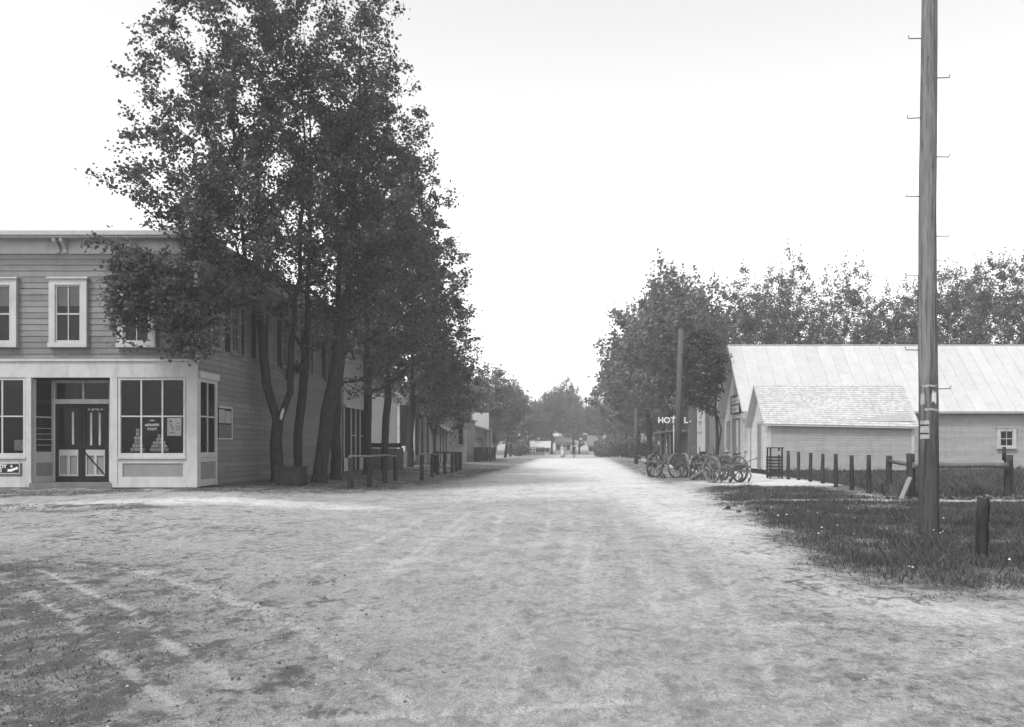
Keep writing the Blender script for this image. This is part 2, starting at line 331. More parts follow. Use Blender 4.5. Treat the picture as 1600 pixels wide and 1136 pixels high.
def axis(pts):
    out = []
    for a, b, s in pts: out += list(np.arange(a, b, s))
    return np.array(out + [pts[-1][1]])
gx = axis([(-400,-120,40),(-120,-40,8),(-40,-16,1.2),(-16,-9,.16),(-9,7,.055),(7,16,.16),(16,40,1.2),(40,120,8),(120,400,40)])
gy = axis([(-400,-60,40),(-60,-6,3),(-6,3.2,.4),(3.2,13,.05),(13,26,.12),(26,60,.4),(60,160,2.5),(160,400,20)])
XX, YY = np.meshgrid(gx, gy); hh = height(XX, YY); gg, pp = gmask(XX, YY)
pale = pp * .8
pale = np.maximum(pale, polymask([(1.0,30),(1.5,18),(2.1,13),(2.2,8.6),(3,7.4),(4,7.6),(3,9.4),(3.1,12),(3.8,16),(4.2,22),(4.4,32)], XX, YY, .7)*.75)
pale = np.maximum(pale, polymask([(-4,24),(3.6,24),(4,110),(-4,110)], XX, YY, 1.6)*(.3+.9*sstep(20,40,YY)))
pale = np.maximum(pale, polymask([(-20,18.2),(-12.5,19.4),(-9,21.8),(-6,22.5),(-4,20.5),(-8,20.2),(-11,18.2),(-20,16.8)], XX, YY, .5)*.7)
for q in RTRK:
    d = np.abs(XX - q - (vnoise(YY*.12+q*7, YY*0+q*3)-.5)*.7); pale = np.maximum(pale, np.exp(-(d/.09)**2)*.26*sstep(.35, .6, fbm(XX*.8, YY*.25+q, 3)))
pale *= .6 + .8*fbm(XX*.7, YY*.45, 4)
nx = len(gx); ny = len(gy); ii = np.arange(ny*nx).reshape(ny, nx)
quads = np.stack([ii[:-1,:-1], ii[:-1,1:], ii[1:,1:], ii[1:,:-1]], -1).reshape(-1, 4)
cx = ((XX[:-1,:-1]+XX[1:,1:])/2).ravel(); cy = ((YY[:-1,:-1]+YY[1:,1:])/2).ravel()
cg = gg[:-1,:-1].ravel(); VV = np.stack([XX.ravel(), YY.ravel(), hh.ravel()], -1)
p1 = polymask(PATH1, cx, cy, .05) > .5; p2 = polymask(PATH2, cx, cy, .05) > .5
road = ((np.abs(cx) < 5.2) & (cy >= 20) & (cy < 165)) | ((np.abs(cx) < 60) & (cy > -10) & (cy < 20.01))
road &= (cg < .45) & ~p1 & ~p2
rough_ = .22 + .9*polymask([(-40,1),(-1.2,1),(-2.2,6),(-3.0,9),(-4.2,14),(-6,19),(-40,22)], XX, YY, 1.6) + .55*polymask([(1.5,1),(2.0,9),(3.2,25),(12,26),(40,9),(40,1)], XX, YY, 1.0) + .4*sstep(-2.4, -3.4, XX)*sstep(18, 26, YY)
def sub(name, msk, **k):
    q = quads[msk]; u, inv = np.unique(q, return_inverse=True)
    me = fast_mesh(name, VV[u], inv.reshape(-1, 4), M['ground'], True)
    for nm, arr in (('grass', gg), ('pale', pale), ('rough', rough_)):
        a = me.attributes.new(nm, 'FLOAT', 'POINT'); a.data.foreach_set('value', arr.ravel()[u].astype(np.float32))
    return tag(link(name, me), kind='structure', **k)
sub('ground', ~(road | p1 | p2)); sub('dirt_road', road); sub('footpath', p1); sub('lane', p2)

# blades of grass and weeds (nobody could count them)
def blades(name, P, n, hmin, hmax, w, mat, seed, label, cat, thr=.35, dens=None):
    rs = np.random.RandomState(seed); P = np.array(P); x0, y0 = P.min(0); x1, y1 = P.max(0)
    X = rs.uniform(x0, x1, n*3); Y = rs.uniform(y0, y1, n*3)
    g, pth = gmask(X, Y); g = g*1.; keep = (polymask(P, X, Y, .4) * rs.rand(len(X)) > .3) & (g * (.5 + fbm(X*2.2, Y*2.2, 3)) > thr) & (rs.rand(len(X)) < (.1 + 2.2*(fbm(X*.9+5, Y*.9, 4)-.28))*np.clip(g*1.3, 0, 1)**2)
    if dens is not None: keep &= rs.rand(len(X)) < dens(X, Y)
    X = X[keep][:n]; Y = Y[keep][:n]; k = len(X); Z = height(X, Y)
    hgt = rs.uniform(hmin, hmax, k) * (.25 + .75*sstep(.35, 1., g[keep][:n])) * (.35 + 1.3*fbm(X*1.4, Y*1.4, 3)) * (.6 + .4*rs.rand(k)); a = rs.uniform(0, 2*np.pi, k); ww = w * (.6 + .8*rs.rand(k))
    dx = np.cos(a)*ww; dy = np.sin(a)*ww; lx = rs.normal(0, .35, k)*hgt; ly = rs.normal(0, .35, k)*hgt
    V = np.stack([np.stack([X-dx, Y-dy, Z-.01], -1), np.stack([X+dx, Y+dy, Z-.01], -1), np.stack([X+lx*.4+dx*.5, Y+ly*.4+dy*.5, Z+hgt*.6], -1), np.stack([X+lx, Y+ly, Z+hgt], -1)], 1).reshape(-1, 3)
    q = np.arange(k*4).reshape(k, 4)
    return tag(link(name, fast_mesh(name, V, q, M[mat])), label, cat, kind='stuff')
R1n = [(2.6,8),(14,8),(16,23),(4,24)]
blades('grass', R1n, 120000, .03, .19, .006, 'grass', 1, 'rough dark grass round the tall pole on the right verge', 'grass')
blades('weeds', R1n, 30000, .02, .10, .014, 'weed', 9, 'small broad-leaved weeds mixed into the right verge grass', 'weeds')
blades('grass', [(3.8,22),(9.4,25),(9.4,33),(4.4,33)], 16000, .05, .16, .012, 'grass', 2, 'thin grass between the wheeled implements and the post row', 'grass')
blades('grass', [(9.3,24.6),(36,24.6),(36,52),(10.5,50),(10.5,32)], 60000, .18, .5, .018, 'grass', 3, 'tall grass in the fenced lot before the long barn', 'grass')
blades('weeds', [(-12,2.8),(-1.2,2.8),(-2.3,8),(-4,11),(-12,13)], 42000, .012, .045, .005, 'weed', 4, 'sparse low weeds across the rutted left foreground', 'weeds', .36)
blades('weeds', [(-12,23),(-5,24),(-4,60),(-11,60)], 30000, .03, .11, .014, 'weed', 6, 'thin weeds under the maples beside the left boardwalk', 'weeds', .3)
blades('weeds', [(-22,19),(-8,17),(-10,24.8),(-22,24.8)], 12000, .02, .07, .014, 'weed', 7, 'low weeds in front of the corner store', 'weeds', .3)
blades('weeds', [(3.4,33),(7.6,36),(7.8,90),(3.2,90)], 12000, .03, .12, .02, 'weed', 8, 'dusty weeds under the wheeled farm implements and right trees', 'weeds', .3)

def lumps(name, pts, mat, seed, label, cat):
    rs = random.Random(seed); m = MB()
    for x, y, r in pts:
        z = H(x, y, True) + r*.15; vs = []
        for a in range(6):
            th = a*math.pi/3+rs.uniform(-.3,.3); vs.append((x+math.cos(th)*r*rs.uniform(.7,1.2), y+math.sin(th)*r*rs.uniform(.7,1.2), z-r*.3))
        for a in range(4):
            th = a*math.pi/2+rs.uniform(-.4,.4); vs.append((x+math.cos(th)*r*rs.uniform(.3,.7), y+math.sin(th)*r*rs.uniform(.3,.7), z+r*rs.uniform(.25,.65)))
        m.add(vs, [(6,7,8,9),(0,1,6),(1,2,7,6),(2,3,7),(3,4,8,7),(4,5,8),(5,0,9,8),(0,6,9)])
    return tag(m.build(name, mat), label, cat, kind='stuff')
rr = random.Random(11)
pts = [(rr.uniform(10.6, 15.5), 24.55+rr.gauss(0, .22), rr.uniform(.05, .15)) for _ in range(260)] + [(rr.uniform(9.0, 10.4), 25+rr.gauss(0, .25), rr.uniform(.04, .11)) for _ in range(70)]
lumps('sod_clods', pts, 'clod', 3, 'broken sod and stones heaped along the foot of the log rail', 'clods')
pts = [(rr.uniform(-5, 6.5), 3.6+11*rr.random()**1.5, rr.uniform(.004, .012)) for _ in range(3500)]
lumps('pebbles', pts, 'stone', 4, 'small pebbles scattered over the sandy street', 'pebbles')
pts = [(rr.uniform(-10, -.5), rr.uniform(3.4, 14), rr.uniform(.005, .018)) for _ in range(5000)]
pm = polymask(L1, np.array([p[0] for p in pts]), np.array([p[1] for p in pts]), 1.8)*(fbm(np.array([p[0] for p in pts])*.9, np.array([p[1] for p in pts])*.9, 4)-.1)*2
pts = [p for p, q in zip(pts, pm) if q > rr.random()]
lumps('dirt_clods', pts, 'clod', 5, 'crumbled dark clods in the left foreground ruts', 'clods')
pts = [(4.3+rr.gauss(0,.35), 20.3+rr.gauss(0,.5), rr.uniform(.03, .09)) for _ in range(40)]
lumps('dirt_clods', pts, 'clod', 6, 'scatter of dark clods where the grass verge meets the road', 'clods')

pts = [(rr.uniform(3.2, 9), rr.uniform(9, 22), rr.uniform(.01, .022)) for _ in range(70)]
fl_ = lumps('wildflowers', pts, 'paper', 12, 'few small pale seed heads dotted through the right verge grass', 'wildflowers')
for v_ in fl_.data.vertices: v_.co.z += .10
# ------------------------------------------------------------------ building helpers
def lap_siding(mb, a, b, z0, z1, e, n, th=.022, clip=None):
    """lapped boards from a to b (xy), outward normal n, exposure e; clip(z)->(t0,t1) along a-b"""
    a = Vector((a[0], a[1], 0)); b = Vector((b[0], b[1], 0)); n = Vector((n[0], n[1], 0)); k = int((z1 - z0) / e + .999)
    for i in range(k):
        za = z0 + i*e; zb = min(za + e, z1); t0, t1 = (0, 1) if clip is None else clip(za); u0, u1 = (0, 1) if clip is None else clip(zb)
        if t1 - t0 < .005: continue
        if u1 < u0: u0 = u1 = (u0+u1)/2
        P = lambda t, z, o: tuple(a + (b-a)*t + n*o + Vector((0, 0, z)))
        mb.add([P(t0,za+.016,-.028), P(t1,za+.016,-.028), P(t1,za+.016,th), P(t0,za+.016,th), P(u0,zb,.01), P(u1,zb,.01)], [(0,1,2,3),(3,2,5,4)])
    return mb
def sash_window(parent, c, w, h, n='front', cols=2, fr=.11, shade=0., name='window', matf='white', sill=True, back=.16, cap=True, midrail=True, split=.5, backmat='interior'):
    """c = centre on the wall face; n = 'front' (faces -Y) or 'east' (+X) or 'west' (-X)"""
    c = Vector(c)
    ax, nn = {'front': (Vector((1,0,0)), Vector((0,-1,0))), 'east': (Vector((0,1,0)), Vector((1,0,0))), 'west': (Vector((0,1,0)), Vector((-1,0,0)))}[n]
    c = c + nn*.045
    def bx(mb, u0, u1, z0, z1, d0, d1):
        d0 = -.05 if d0 == .0 else d0; p = c + ax*u0 + nn*d0; q = c + ax*u1 + nn*d1
        mb.box(min(p.x,q.x), max(p.x,q.x), min(p.y,q.y), max(p.y,q.y), c.z+z0, c.z+z1)
    f = MB(); W = w/2; Hh = h/2
    bx(f, -W-fr, -W, -Hh, Hh+fr, .0, .055); bx(f, W, W+fr, -Hh, Hh+fr, .0, .055); bx(f, -W, W, Hh, Hh+fr, .0, .052)
    if cap: bx(f, -W-fr-.05, W+fr+.05, Hh+fr, Hh+fr+.05, .0, .10)
    if sill: bx(f, -W-fr-.02, W+fr+.02, -Hh-fr*.75, -Hh, .0, .09)
    fo = f.build(name, matf, parent)
    s = MB(); t = .045 if w > .5 else .03
    bx(s, -W, -W+t, -Hh, Hh, -.03, .02); bx(s, W-t, W, -Hh, Hh, -.03, .02); bx(s, -W+t, W-t, Hh-t, Hh, -.03, .018); bx(s, -W+t, W-t, -Hh, -Hh+t*1.6, -.03, .018)
    zm = -Hh + h*split
    if midrail: bx(s, -W+t, W-t, zm-.022, zm+.022, -.03, .024)
    for i in range(1, cols): u = -W + w*i/cols; bx(s, u-.014, u+.014, -Hh+t*1.6, Hh-t, -.02, .015)
    s.build('sash', matf, fo)
    for i in range(cols):
        for z0, z1 in (((-Hh, zm), (zm, Hh)) if midrail else ((-Hh, Hh),)):
            g = MB(); u0 = -W+w*i/cols+.012; u1 = -W+w*(i+1)/cols-.012; p = c + ax*u0 - nn*.012; q = c + ax*u1 - nn*.012
            g.add([(p.x,p.y,c.z+z0+.01),(q.x,q.y,c.z+z0+.01),(q.x,q.y,c.z+z1-.01),(p.x,p.y,c.z+z1-.01)], [(0,1,2,3)]); g.build('pane', 'glass', fo)
    bk = MB(); bx(bk, -W, W, -Hh, Hh, -.036, -.046)
    bk.build('dark_room', backmat, fo)
    if shade:
        sh = MB(); bx(sh, -W+.02, W-.02, Hh-h*shade, Hh-.01, -.030, -.034); sh.build('shade', 'shade', fo)
    return fo

# ------------------------------------------------------------------ corner store (left)
SY = 25.5; SX1 = -11.12; SX0 = -24.5; SYE = 41.6; K = SY / F
store = thing('store_building', (-17, SY, .25), 'two-storey grey clapboard corner store with white cornice and shop windows', 'store')
EX0 = PX(50, SY); EX1 = PX(173, SY)                     # recessed entry
ZC = PZ(590, SY); ZF = .32
w = MB()
w.box(SX0, SX1-.06, SY+.03, SY+.15, ZC+.02, 7.5)                       # upper front wall core
w.box(SX0, SX1-.06, SY+.16, SYE, 7.3, 7.42)                       # flat roof deck
w.box(SX0-.1, SX0, SY+.03, SYE, 0, 7.9); w.box(SX0, SX1-.06, SYE, SYE+.1, 0, 7.5)
w.box(SX1-.06, SX1-.0, SY+.16, SYE, ZC+.02, 7.6); w.box(SX1-.06, SX1, 26.95, SYE, .1, ZC+.015)
w.build('wall', 'siding', store)
w = MB(); w.box(SX0, SX1-.07, SY+.16, 33, ZC-.0, ZC+.1); w.box(SX0, SX1-.07, SY+.1, 33, .1, ZF-.01); w.box(SX0, SX1-.07, 31, 31.1, ZF, ZC-.01)
w.build('shop_interior', 'interior', store)
def board_mesh(L, e=.175, th=.026):
    me = bpy.data.meshes.new('siding_board'); me.from_pydata([(0,0,.014),(L,0,.014),(L,-th,.014),(0,-th,.014),(0,-.012,e),(L,-.012,e)], [], [(0,1,2,3),(3,2,5,4),(0,4,5,1),(0,3,4),(1,5,2)])
    me.materials.append(M['siding']); return me
bm = board_mesh(1.0); zz = PZ(563, SY); rb = random.Random(3)
so = ORG[store.name]
while zz < 7.2:
    xs = sorted([SX0] + ([rb.uniform(-22, -13)]) + [SX1-.12])
    for a, b in zip(xs[:-1], xs[1:]):
        o = link('siding_board', bm, store); o.location = Vector((a, SY+.03, zz)) - so; o.scale = (b-a-.003, 1, 1); o.rotation_euler = (0, rb.uniform(-.0014, .0014), 0)
    zz += .1755
zz = .32
while zz < 7.55:
    ya = 26.98 if zz < ZC + .05 else SY + .14
    brk = rb.uniform(29, 38)
    for a, b in ((ya, brk), (brk, SYE)):
        o = link('siding_board', bm, store); o.location = Vector((SX1, a, zz)) - so; o.rotation_euler = (0, 0, math.radians(90)); o.scale = (b-a-.003, 1, 1)
    zz += .1755
t = MB()      # white trim: cornice, frieze, belt board, corner post
t.box(SX0, SX1+.30, SY-.34, SY+.03, 7.60, 7.66); t.box(SX0, SX1+.34, SY-.40, SY+.03, 7.662, 7.79)
t.build('cornice', 'trim', store)
t = MB(); t.box(SX1+.0, SX1+.28, SY+.031, SYE, 7.58, 7.64); t.box(SX1+.0, SX1+.32, SY+.031, SYE, 7.642, 7.76); t.build('side_cornice', 'trim', store)
t = MB(); t.box(SX0, SX1+.04, SY-.03, SY+.028, 7.19, 7.598); t.box(SX1+.001, SX1+.04, SY+.03, SYE, 7.25, 7.578); t.build('frieze_board', 'trim', store)
t = MB(); t.box(SX1-.13, SX1+.045, SY-.022, SY+.028, ZC+.47, 7.188); t.box(SX1+.001, SX1+.045, SY+.03, SY+.14, ZC+.47, 7.248); t.build('corner_post', 'white', store)
t = MB(); t.box(SX0, SX1+.05, SY-.05, SY+.028, ZC+.0, PZ(565, SY)); t.box(SX0, SX1+.07, SY-.09, SY+.026, PZ(565, SY)+.002, PZ(562.5, SY)+.02); t.build('belt_board', 'white', store)
for px in (93, 104, 282, 293, -96, -107):
    x = PX(px, SY); b = MB(); prof = [(SY-.03, 7.20), (SY-.09, 7.21), (SY-.09, 7.30), (SY-.16, 7.40), (SY-.30, 7.50), (SY-.32, 7.598), (SY-.03, 7.598)]
    n = len(prof); vs = [(x-.05, y, z) for y, z in prof] + [(x+.05, y, z) for y, z in prof]
    b.add(vs, [tuple(range(n)), tuple(reversed(range(n, 2*n)))] + [(i, (i+1) % n, n+(i+1) % n, n+i)[::-1] for i in range(n)]); b.build('bracket', 'trim', store)
for px in (-190, -3, 108.5, 215):
    if px == -3: px = -1
    sash_window(store, (PX(px, SY), SY-.0, PZ(491, SY)), 40*K, 90*K, 'front', 2, fr=9.5*K, shade=.36, back=.14)
for y in (26.75, 28.3, 30.6, 33.2, 36, 39):
    sash_window(store, (SX1+.004, y, PZ(491, SY)), .62, 1.7, 'east', 2, fr=.12, back=.13, matf='siding')
    for s in (-1, 1):
        if y > 27: MB().box(SX1+.03, SX1+.07, y+s*.6-.14, y+s*.6+.14, PZ(491, SY)-.85, PZ(491, SY)+.85).build('shutter', 'dark', store)

def frontbox(mb, x0, x1, z0, z1, d0, d1): mb.box(x0, x1, SY-d1, SY-d0, z0, z1)
def show_window(px0, px1, muntins, label=None):
    x0 = PX(px0, SY); x1 = PX(px1, SY); zt = PZ(594, SY); zb = PZ(708, SY); zm = PZ(650.5, SY)
    f = MB(); frontbox(f, x0-.07, x0, zb, zt+.07, -.05, .03); frontbox(f, x1, x1+.07, zb, zt+.07, -.05, .03); frontbox(f, x0, x1, zt, zt+.07, -.05, .028)
    frontbox(f, x0-.07, x1+.07, PZ(714, SY), zb, -.05, .03); frontbox(f, x0-.09, x1+.09, PZ(717, SY), PZ(714, SY)-.001, -.05, .075)
    fo = f.build('window_frame', 'white', store)
    s = MB(); xs = [x0] + [PX(m, SY) for m in muntins] + [x1]
    for xm in xs[1:-1]: frontbox(s, xm-.022, xm+.022, zb, zt, -.01, .015)
    frontbox(s, x0, x1, zm-.02, zm+.02, -.008, .012); s.build('muntin', 'white', fo)
    for i in range(len(xs)-1):
        for za, zc in ((zb, zm), (zm, zt)):
            g = MB(); g.add([(xs[i]+.02, SY+.002, za+.01), (xs[i+1]-.02, SY+.002, za+.01), (xs[i+1]-.02, SY+.002, zc-.01), (xs[i]+.02, SY+.002, zc-.01)], [(0,1,2,3)]); g.build('pane', 'glass', fo)
    # bulkhead with recessed grey panel
    b = MB(); za = PZ(757, SY); zt2 = PZ(717, SY)-.002; pz0 = PZ(745, SY); pz1 = PZ(724, SY)
    frontbox(b, x0-.09, x1+.09, za, pz0, -.05, .03); frontbox(b, x0-.09, x1+.09, pz1, zt2, -.05, .03); frontbox(b, x0-.09, x0+.06, pz0, pz1, -.05, .03); frontbox(b, x1-.01, x1+.09, pz0, pz1, -.05, .03)
    bo = b.build('bulkhead', 'white', store)
    p = MB(); frontbox(p, x0+.06, x1-.01, pz0, pz1, -.05, .005); p.build('panel', 'panelgrey', bo)
    p = MB(); frontbox(p, x0-.1, x1+.1, ZF-.02, za-.001, -.05, .06); p.build('baseboard', 'white', bo)
    return x0, x1, zb, zm
show_window(-61, 37, (-29, 4)); rx0, rx1, rzb, rzm = show_window(189, 287, (221, 254))
show_window(-230, -100, (-197, -165, -133))
t = MB()
for a, b in ((41.5, 50), (173, 184.5), (292, 308), (-96, -66)): frontbox(t, PX(a, SY), PX(b, SY) - (0 if b != 308 else -.02), ZF-.02, ZC-.001, -.06, .045)
t.build('pilaster', 'white', store)
# corner: side show window
y0, y1 = SY+.12, 26.9; cxs = SX1+.06
t = MB(); zt = PZ(594, SY)-.03; zb = PZ(707, SY)
t.box(cxs-.1, cxs, SY+.061, y0+.06, ZF, ZC-.002); t.box(cxs-.1, cxs, y1-.14, y1, ZF, ZC-.002); t.box(cxs-.1, cxs-.003, y0+.06, y1-.14, zt, ZC-.002); t.box(cxs-.1, cxs-.003, y0+.06, y1-.14, zb-.15, zb)
t.box(cxs-.1, cxs-.003, y0+.06, y1-.14, ZF, ZF+.2); t.box(cxs-.1, cxs-.003, y0+.06, y1-.14, PZ(722, SY), zb-.16); t.box(cxs-.1, cxs+.05, SY+.061, y1+.06, ZC, ZC+.2)
cw = t.build('corner_window', 'white', store)
t = MB(); t.box(cxs-.1, cxs-.03, y0+.06, y1-.14, ZF+.2, PZ(722, SY)); t.build('panel', 'panelgrey', cw)
t = MB(); ym = (y0+y1-.08)/2; t.box(cxs-.04, cxs-.01, ym-.02, ym+.02, zb, zt); t.box(cxs-.04, cxs-.012, y0+.06, y1-.14, PZ(650, SY)-.02, PZ(650, SY)+.02); t.build('muntin', 'white', cw)
t = MB(); t.box(cxs-.035, cxs-.03, y0+.06, y1-.14, zb, zt); t.build('pane', 'glass', cw)
# recessed entry: left return window, doors, transom, step
DY = 26.3; DX0 = PX(87, DY); DX1 = PX(171, DY); DZ0 = PZ(752, DY); DZ1 = PZ(631, DY)
a = Vector((EX0, SY+.07, 0)); b = Vector((DX0-.06, DY, 0)); d = (b-a).normalized()
def ret(mb, t0, t1, z0, z1, th=.05): p = a.lerp(b, t0); q = a.lerp(b, t1); p.z = q.z = (z0+z1)/2; mb.bar(p, q, th, z1-z0)
t = MB(); rz0 = PZ(706, SY); ret(t, 0, .1, ZF, ZC-.03); ret(t, .9, 1, ZF, ZC-.03); ret(t, .1, .9, ZF, .62); ret(t, .1, .9, 1.02, rz0); ret(t, .1, .9, PZ(651, SY)-.02, PZ(651, SY)+.02, .04)
for z in (1.55, 1.72, 1.88, 2.05): ret(t, .1, .9, z-.008, z+.008, .02)
ro = t.build('entry_side_window', 'white', store)
t = MB(); ret(t, .1, .9, .62, 1.02, .03); t.build('panel', 'panelgrey', ro); t = MB(); ret(t, .1, .9, rz0, ZC-.03, .008); t.build('pane', 'glass', ro)
t = MB(); t.bar((EX1, SY+.07, (ZF+ZC)/2), (DX1+.09, DY, (ZF+ZC)/2), .05, ZC-ZF-.04); t.build('entry_side_wall', 'white', store)
t = MB(); t.box(DX0-.12, DX0, DY-.03, DY+.08, DZ0, ZC-.02); t.box(DX1, DX1+.1, DY-.03, DY+.08, DZ0, ZC-.02); t.box(DX0, DX1, DY-.03, DY+.08, DZ1, DZ1+.14); t.box(DX0, DX1, DY-.03, DY+.08, ZC-.1, ZC-.02)
xm = (DX0+DX1)/2+.03; t.box(xm-.025, xm+.025, DY-.02, DY+.05, DZ1+.14, ZC-.1)
do = t.build('door_frame', 'white', store)
for u0, u1 in ((DX0, xm-.025), (xm+.025, DX1)):
    t = MB(); t.add([(u0, DY+.02, DZ1+.14), (u1, DY+.02, DZ1+.14), (u1, DY+.02, ZC-.1), (u0, DY+.02, ZC-.1)], [(0,1,2,3)]); t.build('transom_pane', 'glass', do)
dm = (DX0+DX1)/2
for k, (u0, u1) in enumerate(((DX0+.01, dm-.005), (dm+.005, DX1-.01))):
    t = MB(); wd = u1-u0; zsp = DZ0+1.02
    t.box(u0, u1, DY-.02, DY+.02, DZ0, DZ0+.16); t.box(u0, u0+.11, DY-.02, DY+.02, DZ0+.16, DZ1-.02); t.box(u1-.11, u1, DY-.02, DY+.02, DZ0+.16, DZ1-.02)
    t.box(u0+.11, u1-.11, DY-.02, DY+.02, DZ1-.14, DZ1-.02); t.box(u0+.11, u1-.11, DY-.02, DY+.02, zsp-.06, zsp+.06)
    dd = t.build('door', 'dark', store)
    p = MB(); pa, pb = u0+.11, u1-.11; z0 = DZ0+.16; z1 = zsp-.06; pm = (pa+pb)/2
    p.box(pa, pb, DY-.035, DY-.005, z1-.18, z1); p.box(pa, pb, DY-.035, DY-.005, z0, z0+.05); p.box(pm-.04, pm+.04, DY-.035, DY-.005, z0+.05, z1-.18); p.box(pa, pa+.03, DY-.035, DY-.005, z0+.05, z1-.18); p.box(pb-.03, pb, DY-.035, DY-.005, z0+.05, z1-.18)
    p.build('door_panel', 'trim', dd)
    p = MB(); p.box(pa, pb, DY-.004, DY+.012, z0, z1); p.build('inner_panel', 'panelgrey', dd)
    q = MB(); zt_ = DZ1-.14; zb_ = zsp+.06
    xa = pm - .13; xb = pm + .13
    if k == 0: q.box(xb-.03, xb+.03, DY-.03, DY-.004, zb_+.04, zt_-.12)
    else:
        for xx in (xa, xb): q.box(xx-.03, xx+.03, DY-.03, DY-.004, zb_+.02, zt_-.14)
        for c0 in (xa, xb):
            pass
        arc = [(pm + .105*math.cos(math.pi*i/8), zt_-.14+.11*math.sin(math.pi*i/8)) for i in range(9)]
        vs = [(x, DY-.03, z) for x, z in arc] + [(x, DY-.03, zt_-.01) for x, z in arc]
        q.add(vs, [(i, i+9, i+10, i+1) for i in range(8)])
        q.box(xa-.1, xa-.03, DY-.03, DY-.004, zt_-.05, zt_-.01); q.box(xb+.03, xb+.1, DY-.03, DY-.004, zt_-.05, zt_-.01)
    q.build('arch_trim', 'trim', dd)
    g = MB(); g.add([(pa, DY, zb_), (pb, DY, zb_), (pb, DY, zt_), (pa, DY, zt_)], [(0,1,2,3)]); g.build('pane', 'glass', dd)
    if k == 1:
        h = MB(); h.bar((pa-.05, DY-.05, zsp-.1), (pb, DY-.05, DZ0+.2), .03); h.tube([(pa-.06, DY-.02, zsp-.02), (pa-.06, DY-.08, zsp-.02)], .03, 8); h.build('brace_bar', 'dark', dd)
t = MB(); t.box(EX0-.05, EX1+.05, SY-.06, DY+.1, .1, DZ0-.02); t.build('door_step', 'plank', store)
# things in and on the show windows
pst = MB(); x0 = PX(261, SY); x1 = PX(283, SY); z0 = PZ(681, SY); z1 = PZ(653, SY); pst.box(x0, x1, SY+.012, SY+.016, z0, z1)
po = pst.build('window_poster', 'paper', org=(x0, SY, z0)); tag(po, 'pale picture poster in the right-hand shop window', 'poster')
i_ = MB(); i_.bar((x0+.10, SY+.009, z1-.17), (x0+.19, SY+.009, z0+.16), .05, .002, (0,1,0)); i_.box(x0+.06, x0+.22, SY+.009, SY+.0112, z0+.07, z0+.11)
for z, wq in ((.36, .07), (.27, .06), (.22, .08), (.16, .06)): i_.box(x1-.12-wq/2, x1-.06+wq/2, SY+.009, SY+.0112, z0+z, z0+z+.03)
i_.tube([(x0+.1, SY+.0085, z1-.1), (x0+.1, SY+.011, z1-.1)], .045, 8); i_.build('print', 'paperdim', po)
lt = MB(); rl = random.Random(8)       # worn, unreadable shop-window lettering in three lines
for zc, n_, hh_, wd_ in ((PZ(657, SY), 3, .035, .05), (PZ(664, SY), 8, .075, .052), (PZ(670.5, SY), 5, .075, .058)):
    x = PX(238, SY) - n_*wd_/2
    for i in range(n_):
        for _ in range(2):
            u = x + rl.uniform(0, .03); lt.box(u, u+.011, SY-.003, SY-.0005, zc-hh_/2, zc+hh_/2)
        lt.box(x, x+.04, SY-.0031, SY-.0006, zc+rl.choice((-.5, 0, .35))*hh_, zc+rl.choice((-.5, 0, .35))*hh_+.012); x += wd_
lo = lt.build('window_lettering', 'letterdim', store)
def can_stack(px, py0, rows, r, label):
    cs = thing('can_display', (PX(px, SY), SY+.35, PZ(706, SY)), label, 'goods display')
    rz = random.Random(px)
    for j, n_ in enumerate(rows):
        for i in range(n_):
            x = PX(px, SY) + (i-(n_-1)/2)*r*2.1; z = PZ(706, SY)+.01 + j*r*2.3
            b_ = MB(); b_.tube([(x, SY+.35, z), (x, SY+.35, z+r*2.1)], r, 10); b_.build('can', 'goods', cs)
can_stack(206, 0, (4, 3, 2, 2, 1, 1), .05, 'narrow pyramid of tins behind the left third of the shop window')
can_stack(240, 0, (6, 5, 4, 2, 1), .045, 'broad pyramid of small tins in the middle of the shop window')
t = MB(); t.box(rx0, rx1, SY+.1, SY+.75, rzb-.04, rzb-.003); t.build('display_shelf', 'wood_grey', store)
t = MB(); t.box(PX(12, SY), PX(33, SY), SY+.3, SY+.32, PZ(704, SY), PZ(687, SY)); tag(t.build('show_card', 'paperdim', org=(PX(22, SY), SY+.3, PZ(704, SY))), 'grey show card standing inside the left shop window', 'card')
# sign board under left window: DY & / D and a pointing hand
sx0 = PX(-45, SY); sx1 = PX(31, SY); sz0 = PZ(739, SY); sz1 = PZ(725, SY)
sg = thing('shop_sign', (PX(0, SY), SY-.03, sz0), 'black framed sign with white letters under the left shop window', 'sign')
t = MB(); t.box(sx0, sx1, SY-.035, SY-.006, sz0, sz1); t.build('board', 'ink', sg)
t = MB()
for q in ((sx0-.03, sx1+.03, sz1, sz1+.03), (sx0-.03, sx1+.03, sz0-.03, sz0), (sx0-.03, sx0, sz0, sz1), (sx1, sx1+.03, sz0, sz1)): t.box(q[0], q[1], SY-.05, SY-.006, q[2], q[3])
t.build('frame', 'trim', sg)
text_mesh('lettering', 'DY', .155, M['letter'], sg, (PX(6.2, SY), SY-.038, PZ(729, SY)), bold=.004)
text_mesh('lettering', '&', .11, M['letter'], sg, (PX(19.5, SY), SY-.038, PZ(728.4, SY)), sx=1.3)
text_mesh('lettering', 'D', .13, M['letter'], sg, (PX(1.6, SY), SY-.038, PZ(735.6, SY)), bold=.004)
t = MB(); pl = [(12.5,732.5),(15.5,733.2),(18,733),(22,731.8),(25,730.8),(28,729),(29,731.2),(29,733.2),(25.5,733.6),(22,735.8),(18,736.8),(12.3,736.6),(13.6,734.5)]
t.add([(PX(x, SY), SY-.038, PZ(y, SY)) for x, y in pl], [tuple(range(len(pl)))[::-1]]); t.build('pointing_hand', 'letter', sg)
